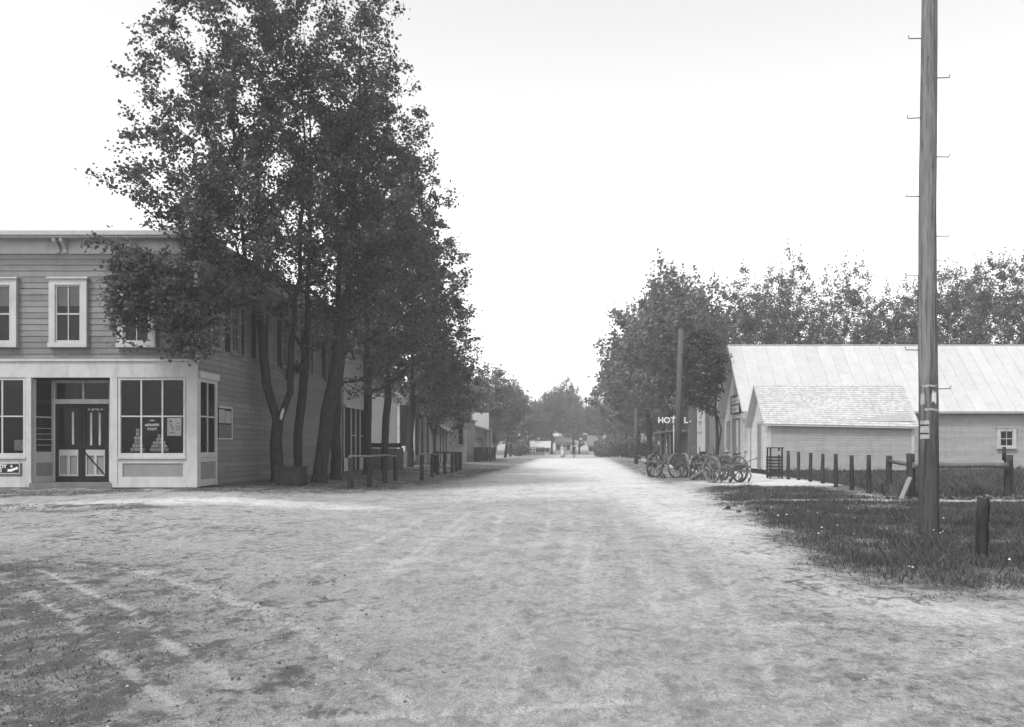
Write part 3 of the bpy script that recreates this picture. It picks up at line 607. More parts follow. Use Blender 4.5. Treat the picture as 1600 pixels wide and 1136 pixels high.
# framed bill board on side wall
nb = thing('notice_board', (SX1+.04, 27.4, 1.75), 'framed bill board on the store side wall beside the corner window', 'notice board')
t = MB(); X_ = SX1+.03
t.box(X_, X_+.02, 27.0, 28.0, 1.78, 2.72); t.build('board', 'ink', nb)
t = MB(); t.box(X_, X_+.05, 26.97, 28.05, 2.72, 2.78); t.box(X_, X_+.05, 26.97, 28.05, 1.73, 1.78); t.box(X_, X_+.05, 28.0, 28.05, 1.78, 2.72); t.build('frame', 'white', nb)
t = MB(); t.box(X_+.02, X_+.024, 27.02, 27.48, 2.25, 2.68); t.box(X_+.02, X_+.0241, 27.5, 27.97, 2.25, 2.64); t.build('bill', 'paperdim', nb)
t = MB(); t.box(X_+.02, X_+.024, 27.02, 27.97, 1.80, 2.2); t.build('bill', 'wood_grey', nb)
# boardwalk
bw = thing('boardwalk', (-14, 25, .2), 'low weathered board sidewalk wrapping round the corner store', 'boardwalk')
t = MB(); rk = random.Random(4); x = -24.4
while x < SX1 + 2.1:
    t.box(x, x+.19, SY-.95+rk.uniform(-.02, .02), SY-.065 if x < SX1+.05 else SY+.6, .16, .265+rk.uniform(-.006, .006)); x += .2
y = SY + .61
while y < 60:
    t.box(SX1+.09, SX1+1.75+rk.uniform(-.03, .03), y, y+.19, .16, .265+rk.uniform(-.008, .008)); y += .2
tag(t.build('planks', 'plank', bw), kind='stuff')
t = MB(); t.box(-24.4, SX1+2.05, SY-.9, SY-.8, -.05, .155); t.box(SX1+1.6, SX1+1.68, SY+.5, 60, -.05, .155); t.build('stringer', 'wood_post', bw)

# ------------------------------------------------------------------ trees
def make_tree(name, base, leaders, crown, n_tw, n_lf, leaf, seed, label, group, mat='leaf', avoid=None, r0=.2, shoots=0., loc=None, tubes=8, up=.35, cat='tree'):
    """leaders: list of polylines (world) from the base; crown: list of (centre, (rx,ry,rz)) ellipsoids"""
    rs = np.random.RandomState(seed); base = Vector(base)
    root = thing(name, base, label, cat, group)
    nodes = []; par = []; 
    def addp(p, q): nodes.append(np.array(p, float)); par.append(q); return len(nodes)-1
    b0 = addp(base - Vector((0, 0, .15)), -1); b1 = addp(base + Vector((0, 0, .25)), b0); main = []
    for ld in leaders:
        prev = b1; start = Vector(nodes[b1])
        if isinstance(ld[0], int): prev = ld[0]; ld = ld[1:]; start = Vector(nodes[prev])
        for p in ld:
            p = Vector(p); st = max(1, int((p-start).length/.7))
            for i in range(1, st+1):
                q = start.lerp(p, i/st) + Vector(rs.normal(0, .025, 3)); prev = addp(q, prev); main.append(prev)
            start = p
    trunk_n = len(nodes); tot = sum(c[1][0]*c[1][1]*c[1][2] for c in crown); T = []
    for cc in crown:
        c, rad = cc[:2]; k = int(n_tw * rad[0]*rad[1]*rad[2]/tot * (cc[2] if len(cc) > 2 else 1))
        d = rs.normal(0, 1, (k, 3)); d /= np.linalg.norm(d, axis=1)[:, None]; rr_ = rs.rand(k)**.42
        lob = 1 + .22*np.sin(d[:, 0]*5+seed)*np.cos(d[:, 1]*4+seed*2)+.13*np.sin(d[:, 2]*9+seed)
        T.append(np.array(c) + d*rr_[:, None]*np.array(rad)*lob[:, None])
    T = np.concatenate(T)
    gap = np.sin(T[:, 0]*1.9+seed)*np.sin(T[:, 1]*1.7+seed*2)*np.sin(T[:, 2]*1.8+seed*3) + .5*np.sin(T[:, 0]*4.1+seed*5)*np.sin(T[:, 2]*3.7+seed)*np.sin(T[:, 1]*3.3)
    T = T[gap > -.13]
    if avoid is not None: T = T[~avoid(T)]
    cb = np.array([base.x, base.y, min(c[0][2]-c[1][2] for c in crown)]); T = T[np.argsort(np.linalg.norm(T-cb, axis=1))]
    NA = np.zeros((trunk_n + len(T)*4 + 10, 3)); NA[:trunk_n] = nodes; cnt = trunk_n; tips = []; low = np.zeros(len(NA), bool); low[:2] = True
    for i in range(2, trunk_n): low[i] = nodes[i][2] < cb[2] - 1.2
    for p in T:
        v = p - NA[:cnt]; dist = np.linalg.norm(v, axis=1); horiz = np.linalg.norm(v[:, :2], axis=1)
        cost = dist + 2.5*np.maximum(0, horiz*up - v[:, 2]) + 100*low[:cnt]
        j = int(np.argmin(cost)); st = max(2, min(4, int(dist[j]/.55))); prev = j; A = NA[j].copy(); dz = horiz[j]*.12
        for i in range(1, st+1):
            f = i/st; q = A + (p-A)*f + np.array([0, 0, -dz*math.sin(math.pi*f)*.6]) + rs.normal(0, .05, 3)*(i < st)
            NA[cnt] = q; nodes.append(q); par.append(prev); prev = cnt; cnt += 1
        tips.append((prev, cnt-st))
    n = len(nodes); r = np.zeros(n); tipr = .006; ex = 2.25; acc = np.zeros(n)
    for i in range(n-1, -1, -1):
        if acc[i] == 0: acc[i] = tipr**ex
        r[i] = acc[i]**(1/ex)
        if par[i] >= 0: acc[par[i]] += acc[i]
    sc_ = r0 / r[b1]; r = np.where(r > .02, .02*(r/.02)**(math.log(max(r0, .03)/.02)/max(.1, math.log(max(r[b1], .021)/.02))), r)
    zt_m = max(nodes[i][2] for i in main); mf = .66 if len(leaders) > 1 else .95
    for i in main:
        zz_ = (nodes[i][2]-base.z)/(zt_m-base.z); r[i] = max(r[i], r0*mf*max(.08, 1-1.0*zz_)); r[i] = min(r[i], r0*(1.02 if zz_ < .12 else mf*1.1))
    r[b0] = r0*1.35; r[b1] = r0*1.05
    ch = [[] for _ in range(n)]
    for i, p in enumerate(par):
        if p >= 0: ch[p].append(i)
    m = MB(); stack = [(b0, [b0])]
    while stack:
        i, path = stack.pop()
        while ch[i]:
            c = sorted(ch[i], key=lambda q: -r[q])
            for q in c[1:]: stack.append((q, [i, q]))
            i = c[0]; path.append(i)
        rad = [r[q] for q in path]
        if path[0] != b0 and len(path) > 1: rad[0] = min(rad[0], rad[1]*1.25)
        big = max(rad); m.tube([nodes[q] for q in path], rad, tubes+2 if big > .12 else (5 if big > .03 else 3), cap=False, wob=.06 if big > .1 else 0, rg=rb)
    m.build('trunk', 'bark', root)
    # leaves gather round the twig ends
    P = np.array([nodes[t[0]] for t in tips]); Q = np.array([nodes[par[t[0]]] for t in tips]); k = len(P)
    per = max(4, n_lf // max(1, k)); idx = np.repeat(np.arange(k), per); N_ = len(idx)
    f = rs.rand(N_)**.7; C = Q[idx] + (P[idx]-Q[idx])*f[:, None]*1.12 + rs.normal(0, 1, (N_, 3))*np.array([.22, .22, .16])*(leaf/.14)**.8*(.55+.6*rs.rand(k)[idx][:, None])
    if shoots:     # upright leafy shoots along the top
        up_ = rs.rand(N_) < shoots; topy = (P[idx][:, 2] > np.percentile(P[:, 2], 40)); s_ = up_ & topy
        C[s_] = P[idx][s_] + np.stack([rs.normal(0, .09, s_.sum()), rs.normal(0, .09, s_.sum()), rs.rand(s_.sum())*1.3], -1)
    if avoid is not None: kp = ~avoid(C); C = C[kp]; N_ = len(C)
    sz = leaf*(.55+.9*rs.rand(N_)); nrm = rs.normal(0, 1, (N_, 3)); nrm[:, 2] = np.abs(nrm[:, 2])*.9+.25; nrm /= np.linalg.norm(nrm, axis=1)[:, None]
    t_ = rs.normal(0, 1, (N_, 3)); t_ -= nrm*(t_*nrm).sum(1)[:, None]; t_ /= np.linalg.norm(t_, axis=1)[:, None]; bt = np.cross(nrm, t_)
    S = sz[:, None]; V = np.stack([C - t_*S*.5, C + bt*S*.45 + t_*S*.05 + nrm*S*.12, C + t_*S*.55, C - bt*S*.45 + t_*S*.05 + nrm*S*.12], 1).reshape(-1, 3) - np.array(base)
    q = np.arange(N_*4).reshape(-1, 4); Fc = np.concatenate([q[:, [0,1,2]], q[:, [0,2,3]]])
    co = link('crown', fast_mesh('crown', V, Fc, M[mat]), root); co['kind'] = 'stuff'
    if loc is not None: root.location = loc
    return root
def in_store(P): return (P[:, 0] < SX1+.35) & (P[:, 1] > SY-.3) & (P[:, 1] < SYE+.3) & (P[:, 2] < 8.0)
gm = 'maples along the left sidewalk'
x, y = -10.15, 29.7; z = .27
make_tree('maple_tree', (x, y, z), [[(x-.05, y, 1.5), (x-.0, y, 2.5), (x-.35, y-.05, 3.6), (x-.5, y-.2, 5.5), (x-.9, y-.5, 8), (x-1.2, y-.8, 12), (x-1.1, y-.8, 16)], [(x+.02, y, 1.5), (x+.05, y, 2.4), (x+.42, y, 3.4), (x+.47, y+.1, 5.2), (x+.7, y+.2, 8), (x+.9, y, 12), (x+.8, y, 16.5)]],
    [((-11.4, 27.3, 9.9), (2.5, 3.4, 3.8)), ((-11.2, 27.9, 14.6), (2.5, 3.2, 4.0)), ((-12.0, 24.2, 5.8), (1.35, .85, 1.65), 8), ((-10.9, 24.8, 6.4), (1.1, .9, 1.8), 5), ((-11.3, 24.5, 4.7), (1.3, .7, .7), 5), ((-10.6, 26.0, 7.8), (2.2, 2.2, 2.6))], 1080, 46000, .105, 21,
    'nearest forked maple, its leafy bough hanging over the store front', gm, avoid=in_store, r0=.215, up=.1)
x, y = -9.85, 31.0
make_tree('maple_tree', (x, y, z), [[(x+.0, y, 2), (x+.12, y, 3.2), (x+.25, y, 4.5), (x+.3, y+.2, 8), (x+.4, y+.2, 13), (x+.2, y, 16.5)]],
    [((-9.3, 30.4, 10.5), (3.0, 3.4, 6)), ((-9.1, 30.6, 15.2), (2.6, 3, 3.9))], 620, 22000, .105, 22, 'slim straight maple rising just behind the dark box', gm, avoid=in_store, r0=.155, up=.3)
x, y = -8.85, 30.2
make_tree('maple_tree', (x, y, z), [[(x+.08, y, 1.3), (x+.3, y, 2.8), (x+.62, y, 4.4), (x+1.0, y, 7), (x+1.3, y+.2, 12), (x+1.4, y+.2, 16)]],
    [((-7.9, 30.4, 10.5), (2.6, 2.8, 5.4)), ((-8.0, 30.3, 14.9), (2.2, 2.4, 3.4))], 520, 18500, .105, 23, 'thick maple trunk leaning towards the road by the first hitching post', gm, r0=.25, up=.3)
x, y = -9.0, 32.8
make_tree('maple_tree', (x, y, z), [[(x, y, 2), (x-.02, y, 4), (x+.1, y, 8), (x+.1, y, 13), (x, y, 16)]],
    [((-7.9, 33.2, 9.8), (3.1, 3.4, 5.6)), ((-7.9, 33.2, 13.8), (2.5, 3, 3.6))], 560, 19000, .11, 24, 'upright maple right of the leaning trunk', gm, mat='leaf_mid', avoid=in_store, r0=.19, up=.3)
x, y = -9.1, 38.3
make_tree('maple_tree', (x, y, z), [[(x, y, 2), (x+.02, y, 4), (x, y, 8), (x+.1, y, 12), (x, y, 16)]],
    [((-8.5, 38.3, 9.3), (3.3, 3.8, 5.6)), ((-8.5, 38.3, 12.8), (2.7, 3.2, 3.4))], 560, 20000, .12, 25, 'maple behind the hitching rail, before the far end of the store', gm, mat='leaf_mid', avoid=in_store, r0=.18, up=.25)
for k, (x, y, hc, lb) in enumerate(((-9.9, 45.5, 9.6, 'maple in front of the board fence'), (-9.8, 52, 8.8, 'maple before the dark shop porch'))):
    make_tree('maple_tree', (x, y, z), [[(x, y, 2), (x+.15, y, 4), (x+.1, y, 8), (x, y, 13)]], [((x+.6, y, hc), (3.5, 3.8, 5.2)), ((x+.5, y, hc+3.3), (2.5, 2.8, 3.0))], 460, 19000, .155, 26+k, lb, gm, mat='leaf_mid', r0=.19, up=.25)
x, y = -9.75, 61
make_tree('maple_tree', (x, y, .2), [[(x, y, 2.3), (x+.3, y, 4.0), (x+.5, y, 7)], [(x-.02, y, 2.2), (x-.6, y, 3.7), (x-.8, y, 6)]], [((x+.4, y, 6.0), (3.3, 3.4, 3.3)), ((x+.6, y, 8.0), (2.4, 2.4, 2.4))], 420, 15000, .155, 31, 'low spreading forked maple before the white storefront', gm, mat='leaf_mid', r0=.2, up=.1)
FAR = []
for k, (w_, h_, lo) in enumerate(((4.6, 14, 2.6), (4.0, 16.5, 3.2), (5.4, 12.5, 2.2))):
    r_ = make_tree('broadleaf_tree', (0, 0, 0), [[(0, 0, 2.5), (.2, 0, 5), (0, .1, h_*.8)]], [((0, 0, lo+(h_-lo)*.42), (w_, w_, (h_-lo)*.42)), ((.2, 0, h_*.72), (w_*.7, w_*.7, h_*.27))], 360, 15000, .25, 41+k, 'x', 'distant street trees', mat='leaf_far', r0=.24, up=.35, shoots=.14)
    FAR.append(r_)
def far(k, x, y, s, rz, label, group=None):
    c = copy_tree(FAR[k], (x, y, 0), rz, s, label)
    if group: c['group'] = group
    return c
g2 = 'trees lining the far left side'
far(0, -12.5, 78, .8, 1, 'rounded tree over the clapboard wall with the tall window', g2); far(2, -10.8, 112, .95, 3, 'tree behind the awning porch', g2); far(0, -9.5, 132, .85, 2, 'tree behind the leaning telegraph pole', g2)
far(1, -17, 66, .85, .4, 'tree standing behind the dark shop roof', g2); far(0, -22, 90, .95, 4, 'tall tree behind the left row of shops', g2)
far(2, -13.5, 96, .8, 5, 'tree between the clapboard house and the awning shop', g2)
g3 = 'trees lining the right side of the street'
for k, (ki, x, y, s, rz, lb) in enumerate([(1, 8.3, 74, 1.05, 1, 'tree directly behind the hotel sign'), (1, 8.6, 82, 1.08, 2.2, 'second tree beyond the hotel sign'), (0, 8.0, 90, 1.22, 3, 'third tree beyond the hotel sign'),
    (1, 7.6, 100, 1.1, 4, 'broad tree above the short telegraph pole'), (0, 7.8, 112, 1.15, 5, 'tree whose crown ends the right row over the road'), (1, 11.5, 96, 1.2, .6, 'tree behind the row on the right'), (1, 13.0, 86, 1.12, .3, 'tree rising behind the hotel roof'), (1, 8.0, 128, .9, 2, 'hazy tree near the far road bend')]):
    far(ki, x, y, s, rz, lb, g3)
g4 = 'trees across the far end of the street'
rf = random.Random(17)
for k, (px, Y, s) in enumerate([(772, 150, .72), (800, 165, .82), (826, 172, .85), (862, 178, 1.0), (884, 186, .98), (905, 176, .78), (928, 168, .72), (948, 150, .6), (968, 160, .66), (846, 190, .9), (742, 160, .85), (715, 150, .9), (990, 180, .8), (1015, 170, .8), (680, 170, 1.0), (1050, 180, .9)]):
    lbs = ['hazy tree at the road end', 'hazy broad tree at the road end']
    far(k % 3, PX(px, Y), Y, s, rf.uniform(0, 6), ('distant hazy tree ' + ['at the far left of the road end', 'behind the telegraph pole top', 'left of the tallest far tree', 'tallest in the middle of the road end', 'just right of the tallest far tree', 'straight behind the two walkers', 'right of the two walkers', 'above the small far barn', 'behind the far right shrubs', 'behind the small white far roof', 'behind the left awning shop', 'behind the left far shops', 'behind the short telegraph pole', 'behind the right row trunks', 'farthest left behind the shop row', 'farthest right behind the hotel'][k]), g4)
for k in range(14):
    Y = 230 + 12*(k % 3); x = -95 + k*14.5
    far(k % 3, x, Y, 1.0, k, 'faint tree in the distant wood behind everything', 'distant wood behind the town')
for f_ in FAR:   # prototypes stand in the distance as well
    pass
FAR[0].location = (-20, 205, 0); FAR[1].location = (0, 215, 0); FAR[2].location = (20, 208, 0)
FAR[0]['label'] = 'pale far tree left of the street axis beyond the road end'; FAR[1]['label'] = 'pale far tree on the street axis beyond the road end'; FAR[2]['label'] = 'pale far tree right of the street axis beyond the road end'
# trees behind the barn
g5 = 'thin-crowned trees behind the long barn'; G5 = []
for k, (px, Y, top, w_, lb) in enumerate([(1165, 76, 425, 3.2, 'tree over the front end of the barn roof'), (1232, 76, 398, 3.6, 'tree above the small shed roof'), (1318, 76, 405, 3.6, 'tree above the right end of the shed roof'),
     (1405, 74, 440, 3.0, 'short tree left of the tall pole'), (1480, 72, 398, 3.6, 'tree just right of the tall pole'), (1568, 68, 380, 3.9, 'darker tree behind the right end of the barn roof'), (1660, 66, 360, 4.2, 'tree past the right edge of the barn view')]):
    x = PX(px, Y); ht = PZ(top, Y); 
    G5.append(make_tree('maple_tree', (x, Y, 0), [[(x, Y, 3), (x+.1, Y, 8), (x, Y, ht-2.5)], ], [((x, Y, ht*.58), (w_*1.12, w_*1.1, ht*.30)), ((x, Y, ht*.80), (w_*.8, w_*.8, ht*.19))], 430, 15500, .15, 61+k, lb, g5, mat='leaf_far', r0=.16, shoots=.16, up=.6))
for k, (px, Yb, sc_, rz, lb) in enumerate(((1198, 86, 1.02, 1.2, 'paler tree filling in behind the shed ridge, left of centre'), (1276, 88, 1.0, 2.6, 'paler tree between the two crowns over the shed roof'), (1362, 86, .96, 4, 'paler tree in the dip of the crowns over the barn roof'), (1442, 84, .98, 5.1, 'paler tree seen directly behind the tall pole'), (1524, 82, 1.04, .7, 'paler tree between the two crowns right of the tall pole'), (1615, 80, 1.0, 3.2, 'paler tree at the right edge behind the barn'))):
    src = G5[(k*2+1) % len(G5)]; copy_tree(src, (PX(px, Yb), Yb, 0), rz, sc_, lb)
x, y = 9.35, 56
make_tree('maple_tree', (x, y, 0), [[(x, y, 2.2), (x-.1, y, 4), (x+.1, y, 7)], [(x+.1, y, 1.5), (x+.3, y, 2.6), (x+.05, y, 3.4)]], [((x-.9, y, 5.4), (1.5, 1.5, 2.0)), ((x-1.0, y, 7.6), (1.5, 1.6, 2.2))], 240, 8500, .17, 71, 'small tree against the hotel wall beside the barn gable', 'trees lining the right side of the street', r0=.13, up=.3)
# bushes at the far right
def bush(x, y, r, h, seed, label):
    rs = np.random.RandomState(seed); n = 2600; root = thing('bush', (x, y, 0), label, 'bush', 'far roadside bushes')
    m = MB()
    for i in range(12):
        a = rs.rand()*6.28; m.tube([(x, y, 0), (x+math.cos(a)*r*.4, y+math.sin(a)*r*.4, h*.5), (x+math.cos(a)*r*.7, y+math.sin(a)*r*.7, h*.85)], [.04, .025, .01], 4, cap=False)
    m.build('stem', 'bark', root)
    d = rs.normal(0, 1, (n, 3)); d /= np.linalg.norm(d, axis=1)[:, None]; C = d*(rs.rand(n)**.4)[:, None]*np.array([r, r, h*.5])*(1+.2*np.sin(d[:, :1]*6+seed)) + np.array([0, 0, h*.52])
    t_ = rs.normal(0, 1, (n, 3))*.13; b_ = rs.normal(0, 1, (n, 3))*.13
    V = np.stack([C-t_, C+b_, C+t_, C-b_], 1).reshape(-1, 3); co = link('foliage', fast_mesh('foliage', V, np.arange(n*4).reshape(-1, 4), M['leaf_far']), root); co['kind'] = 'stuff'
for k, (px, Y, r, h, lb) in enumerate(((950, 128, 2.6, 2.4, 'bush left of the short telegraph pole near the far barn'), (972, 120, 2.8, 2.6, 'wide bush close left of the short telegraph pole'), (1012, 118, 2.4, 2.2, 'bush right of the short telegraph pole'), (810, 140, 1.6, 2.0, 'bush by the foot of the leaning telegraph pole'))): bush(PX(px, Y), Y, r, h, 80+k, lb)

# ------------------------------------------------------------------ barn and shed (right)
BX = 10.7; BN = 52.; BF = 61.; BR = 56.5; BXE = 36.; ZE = PZ(634, 51.6); ZR = PZ(540, 56.5)
barn = thing('barn', (BX, BR, 0), 'long barn-like shop with pale seamed metal roof and narrow gable to the street', 'barn')
t = MB(); t.box(BX+.03, BXE, BN+.03, BF-.03, -.1, ZE-.02); t.add([(BX+.03, BN, ZE-.02), (BX+.03, BF, ZE-.02), (BX+.03, BR, ZR-.12), (BXE, BN, ZE-.02), (BXE, BF, ZE-.02), (BXE, BR, ZR-.12)], [(0,2,1),(3,4,5),(0,3,5,2),(1,2,5,4)]); t.build('wall', 'barn', barn)
t = lap_siding(MB(), (BX+.0, BN+.03), (BXE, BN+.03), .1, ZE-.15, .145, (0, -1)); tag(t.build('clapboards', 'barn', barn), kind='stuff')
sl = (ZR-ZE)/(BR-BN)
def gclip(z):
    if z <= ZE: return 0, 1
    u = (z-ZE)/(ZR-ZE)*.5; return (u, 1-u)
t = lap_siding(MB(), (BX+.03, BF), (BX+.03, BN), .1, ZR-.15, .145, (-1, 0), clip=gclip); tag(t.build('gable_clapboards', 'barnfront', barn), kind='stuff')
t = MB(); t.box(BX-.02, BX+.0, BN-.01, BN+.18, .05, ZE); t.box(BX-.02, BX+.0, BF-.18, BF+.0, .05, ZE); t.build('corner_board', 'white', barn)
# roof deck + sheets
ov = .38; gv_ = .55; L_ = math.hypot(BR-BN+ov, (BR-BN+ov)*sl)
t = MB()
for s in (-1, 1):
    ye = BR + s*(BR-BN+ov); ze = ZE - ov*sl + .02
    t.add([(BX-gv_, ye, ze), (BXE+.4, ye, ze), (BXE+.4, BR, ZR), (BX-gv_, BR, ZR), (BX-gv_, ye, ze-.12), (BXE+.4, ye, ze-.12), (BXE+.4, BR, ZR-.12), (BX-gv_, BR, ZR-.12)], [(0,1,2,3),(7,6,5,4),(0,4,5,1),(1,5,6,2),(0,3,7,4)])
t.build('roof', 'soffit', barn)
def sheet(wd, L):
    me = bpy.data.meshes.new('roof_sheet'); h = .035
    me.from_pydata([(0,0,0),(wd,0,0),(wd,L,0),(0,L,0),(0,0,.008),(wd-.03,0,.008),(wd-.03,L,.008),(0,L,.008),(wd-.03,0,h),(wd,0,h),(wd,L,h),(wd-.03,L,h)], [], [(0,3,2,1),(4,5,6,7),(5,8,11,6),(8,9,10,11),(9,1,2,10),(0,1,5,4)])
    me.materials.append(M['metal_roof']); return me
sw = .82; smesh = sheet(sw-.004, 1.0); bo = ORG[barn.name]; k = 0; x = BX-gv_-.01; ang = math.atan(sl); rq = random.Random(2)
while x < BXE+.4:
    for s in (-1, 1):
        cut = rq.choice((.3, .42, .55, .68, .8)); parts_ = ((0, cut), (cut, 1)) if s == -1 else ((0, 1),)
        for c0, c1 in parts_:
            o = link('roof_sheet', smesh, barn); ye = BR+s*(BR-BN+ov+.03); ze = ZE-(ov+.03)*sl+.03 + (.004 if c0 else 0)
            lift = L_+.03
            yy = ye - s*c0*lift*math.cos(ang); z_ = ze + c0*lift*math.sin(ang)
            if s == -1: o.location = Vector((x, yy, z_))-bo; o.rotation_euler = (ang + (.0012 if c0 == 0 else 0), 0, 0)
            else: o.location = Vector((x+sw, yy, z_))-bo; o.rotation_euler = (ang, 0, math.pi)
            o.scale = (1, (c1-c0)*lift-.004, 1)
    x += sw
t = MB(); t.box(BX-gv_, BXE+.4, BR-.09, BR+.09, ZR+.01, ZR+.06); t.build('ridge_cap', 'metal_roof', barn)
t = MB()
for s in (-1, 1): t.bar((BX-gv_-.02, BR+s*(BR-BN+ov+.02), ZE-(ov+.02)*sl-.03), (BX-gv_-.02, BR, ZR-.03), .04, .17)
t.build('barge_board', 'white', barn)
# gable openings facing the street: door with transom sign, windows, upper window
def wbox(mb, y0, y1, z0, z1, d0, d1): mb.box(BX-d1, BX-d0, y0, y1, z0, z1)
t = MB(); dy0, dy1 = 54.9, 57.6; 
wbox(t, dy0-.25, dy0, .1, 3.35, .0, .07); wbox(t, dy1, dy1+.25, .1, 3.35, .0, .07); wbox(t, dy0-.3, dy1+.3, 3.35, 3.6, 0, .09); bd = t.build('door_frame', 'white', barn)
t = MB(); wbox(t, dy0, dy1, .1, 3.35, -.02, .03); t.build('door', 'panelgrey', bd)
t = MB(); wbox(t, (dy0+dy1)/2-.5, (dy0+dy1)/2+.1, .3, 3.2, .03, .05); t.build('door_leaf', 'white', bd)
t = MB(); wbox(t, dy0+.02, dy0+.2, .1, 3.3, .031, .06); t.build('dark_jamb', 'dark', bd)
sash_window(barn, (BX-.0, 53.5, 2.2), .7, 1.7, 'west', 1, fr=.14, backmat='panelgrey')
sash_window(barn, (BX-.0, 59.4, 2.2), .7, 1.7, 'west', 1, fr=.14, backmat='panelgrey')
sash_window(barn, (BX-.0, BR, 6.0), .7, 1.2, 'west', 1, fr=.12, backmat='panelgrey', midrail=False)
sgn = thing('shop_sign', (BX-.1, 56.2, 3.7), 'small framed two-band sign board over the barn gable door', 'sign')
t = MB(); t.box(BX-.13, BX-.03, 54.8, 57.6, 3.72, 4.75); t.build('board', 'paper', sgn)
t = MB()
for q in ((54.7, 57.7, 3.64, 3.72), (54.7, 57.7, 4.75, 4.83), (54.7, 57.7, 4.2, 4.27), (54.7, 54.8, 3.72, 4.75), (57.6, 57.7, 3.72, 4.75)): t.box(BX-.17, BX-.03, *q)
t.build('frame', 'dark', sgn)
t = MB()
for z0 in (4.38, 3.85):
    y = 55.1
    while y < 57.3: wq = rl.uniform(.12, .22); t.box(BX-.136, BX-.13, y, y+wq*.6, z0, z0+rl.uniform(.14, .24)); y += wq+.06
t.build('faded_lettering', 'panelgrey', sgn)
sash_window(barn, (PX(1572.5, 51.97), BN+.0, PZ(685.5, 51.97)), .78, .95, 'front', 2, fr=.18, back=.1, matf='white')
# shed
QX = 10.35; QN = 45.6; QF = 50.2; QR = 47.9; QXE = PX(1428, 45.6); QE = PZ(657, 45.3); QZ = PZ(602, 47.9)
shed = thing('shed', (QX, QR, 0), 'small clapboard shed with weathered shingle roof in front of the barn', 'shed')
t = MB(); t.box(QX+.03, QXE-.03, QN+.03, QF-.03, -.1, QE-.03); t.add([(QX+.03, QN, QE-.03), (QX+.03, QF, QE-.03), (QX+.03, QR, QZ-.1), (QXE-.03, QN, QE-.03), (QXE-.03, QF, QE-.03), (QXE-.03, QR, QZ-.1)], [(0,2,1),(3,4,5),(0,3,5,2),(1,2,5,4)]); t.build('wall', 'barn', shed)
tag(lap_siding(MB(), (QX, QN+.03), (QXE, QN+.03), .25, QE-.12, .13, (0, -1)).build('clapboards', 'barn', shed), kind='stuff')
def qclip(z):
    if z <= QE: return 0, 1
    u = (z-QE)/(QZ-QE)*.5; return (u, 1-u)
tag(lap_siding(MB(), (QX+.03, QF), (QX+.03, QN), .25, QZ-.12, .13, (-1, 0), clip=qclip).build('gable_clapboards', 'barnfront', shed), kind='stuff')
t = MB(); t.box(QX-.03, QX+.12, QN-.02, QN+.0, .2, QE); t.box(QX-.03, QX-.0, QN+.001, QN+.15, .2, QE-.1); t.box(QXE-.14, QXE+.03, QN-.02, QN+.0, .2, QE); t.build('corner_board', 'white', shed)
t = MB(); t.box(QX+.0, QXE, QN-.005, QN+.02, -.1, .24); t.box(QX+.005, QX+.03, QN+.03, QF, -.1, .24); t.build('foundation', 'dark', shed)
qs = (QZ-QE)/(QR-QN); qo = .22; t = MB()
for s in (-1, 1):
    ye = QR+s*(QR-QN+qo); ze = QE-qo*qs+.02; sag = -.16 if s == -1 else 0
    t.add([(QX-.3, ye, ze), (QXE+.25, ye, ze+sag), (QXE+.25, QR, QZ), (QX-.3, QR, QZ), (QX-.3, ye, ze-.09), (QXE+.25, ye, ze+sag-.09), (QXE+.25, QR, QZ-.09), (QX-.3, QR, QZ-.09)], [(0,1,2,3),(7,6,5,4),(0,4,5,1),(1,5,6,2),(0,3,7,4)])
t.build('roof', 'soffit', shed)
t = MB(); nrow = 20
for s in (-1, 1):
    for i in range(nrow):
        f0 = i/nrow; f1 = (i+1.25)/nrow; x = QX-.32+rq.uniform(0, .1)
        while x < QXE+.25:
            wq = rq.uniform(.1, .2); tx = (x-QX)/(QXE-QX); sg_ = -.16*tx*(s == -1)
            def RP(f, o): return QR+s*(QR-QN+qo+.02)*(1-f), QE-(qo+.02)*qs+.02+(QZ-QE+(qo+.02)*qs)*f + sg_*(1-f) + o
            ya, za = RP(f0-rq.uniform(0, .008), .042+rq.uniform(-.004, .008)); yb, zb_ = RP(min(f1, 1.0), .012); ya2, za2 = RP(f0, .005)
            xe = min(x+wq-.008, QXE+.27)
            t.add([(x, ya, za), (xe, ya, za), (xe, yb, zb_), (x, yb, zb_), (x, ya2, za2), (xe, ya2, za2)], [(0,1,2,3),(4,5,1,0)] if s == -1 else [(3,2,1,0),(0,1,5,4)]); x += wq
tag(t.build('shingles', 'shingle', shed), kind='stuff')
t = MB()
for s in (-1, 1): t.bar((QX-.31, QR+s*(QR-QN+qo+.02), QE-(qo+.02)*qs-.01), (QX-.31, QR, QZ-.02), .03, .11)
t.build('barge_board', 'white', shed)
t = MB(); t.box(QX-.04, QX+.0, 47.2, 47.35, .35, 2.75); t.box(QX-.04, QX+.0, 48.3, 48.45, .35, 2.75); t.box(QX-.045, QX, 47.15, 48.5, 2.75, 2.9); sdo = t.build('door_frame', 'white', shed)
t = MB(); t.box(QX-.03, QX-.0, 47.35, 48.3, .3, 2.75); t.build('door', 'panelgrey', sdo)

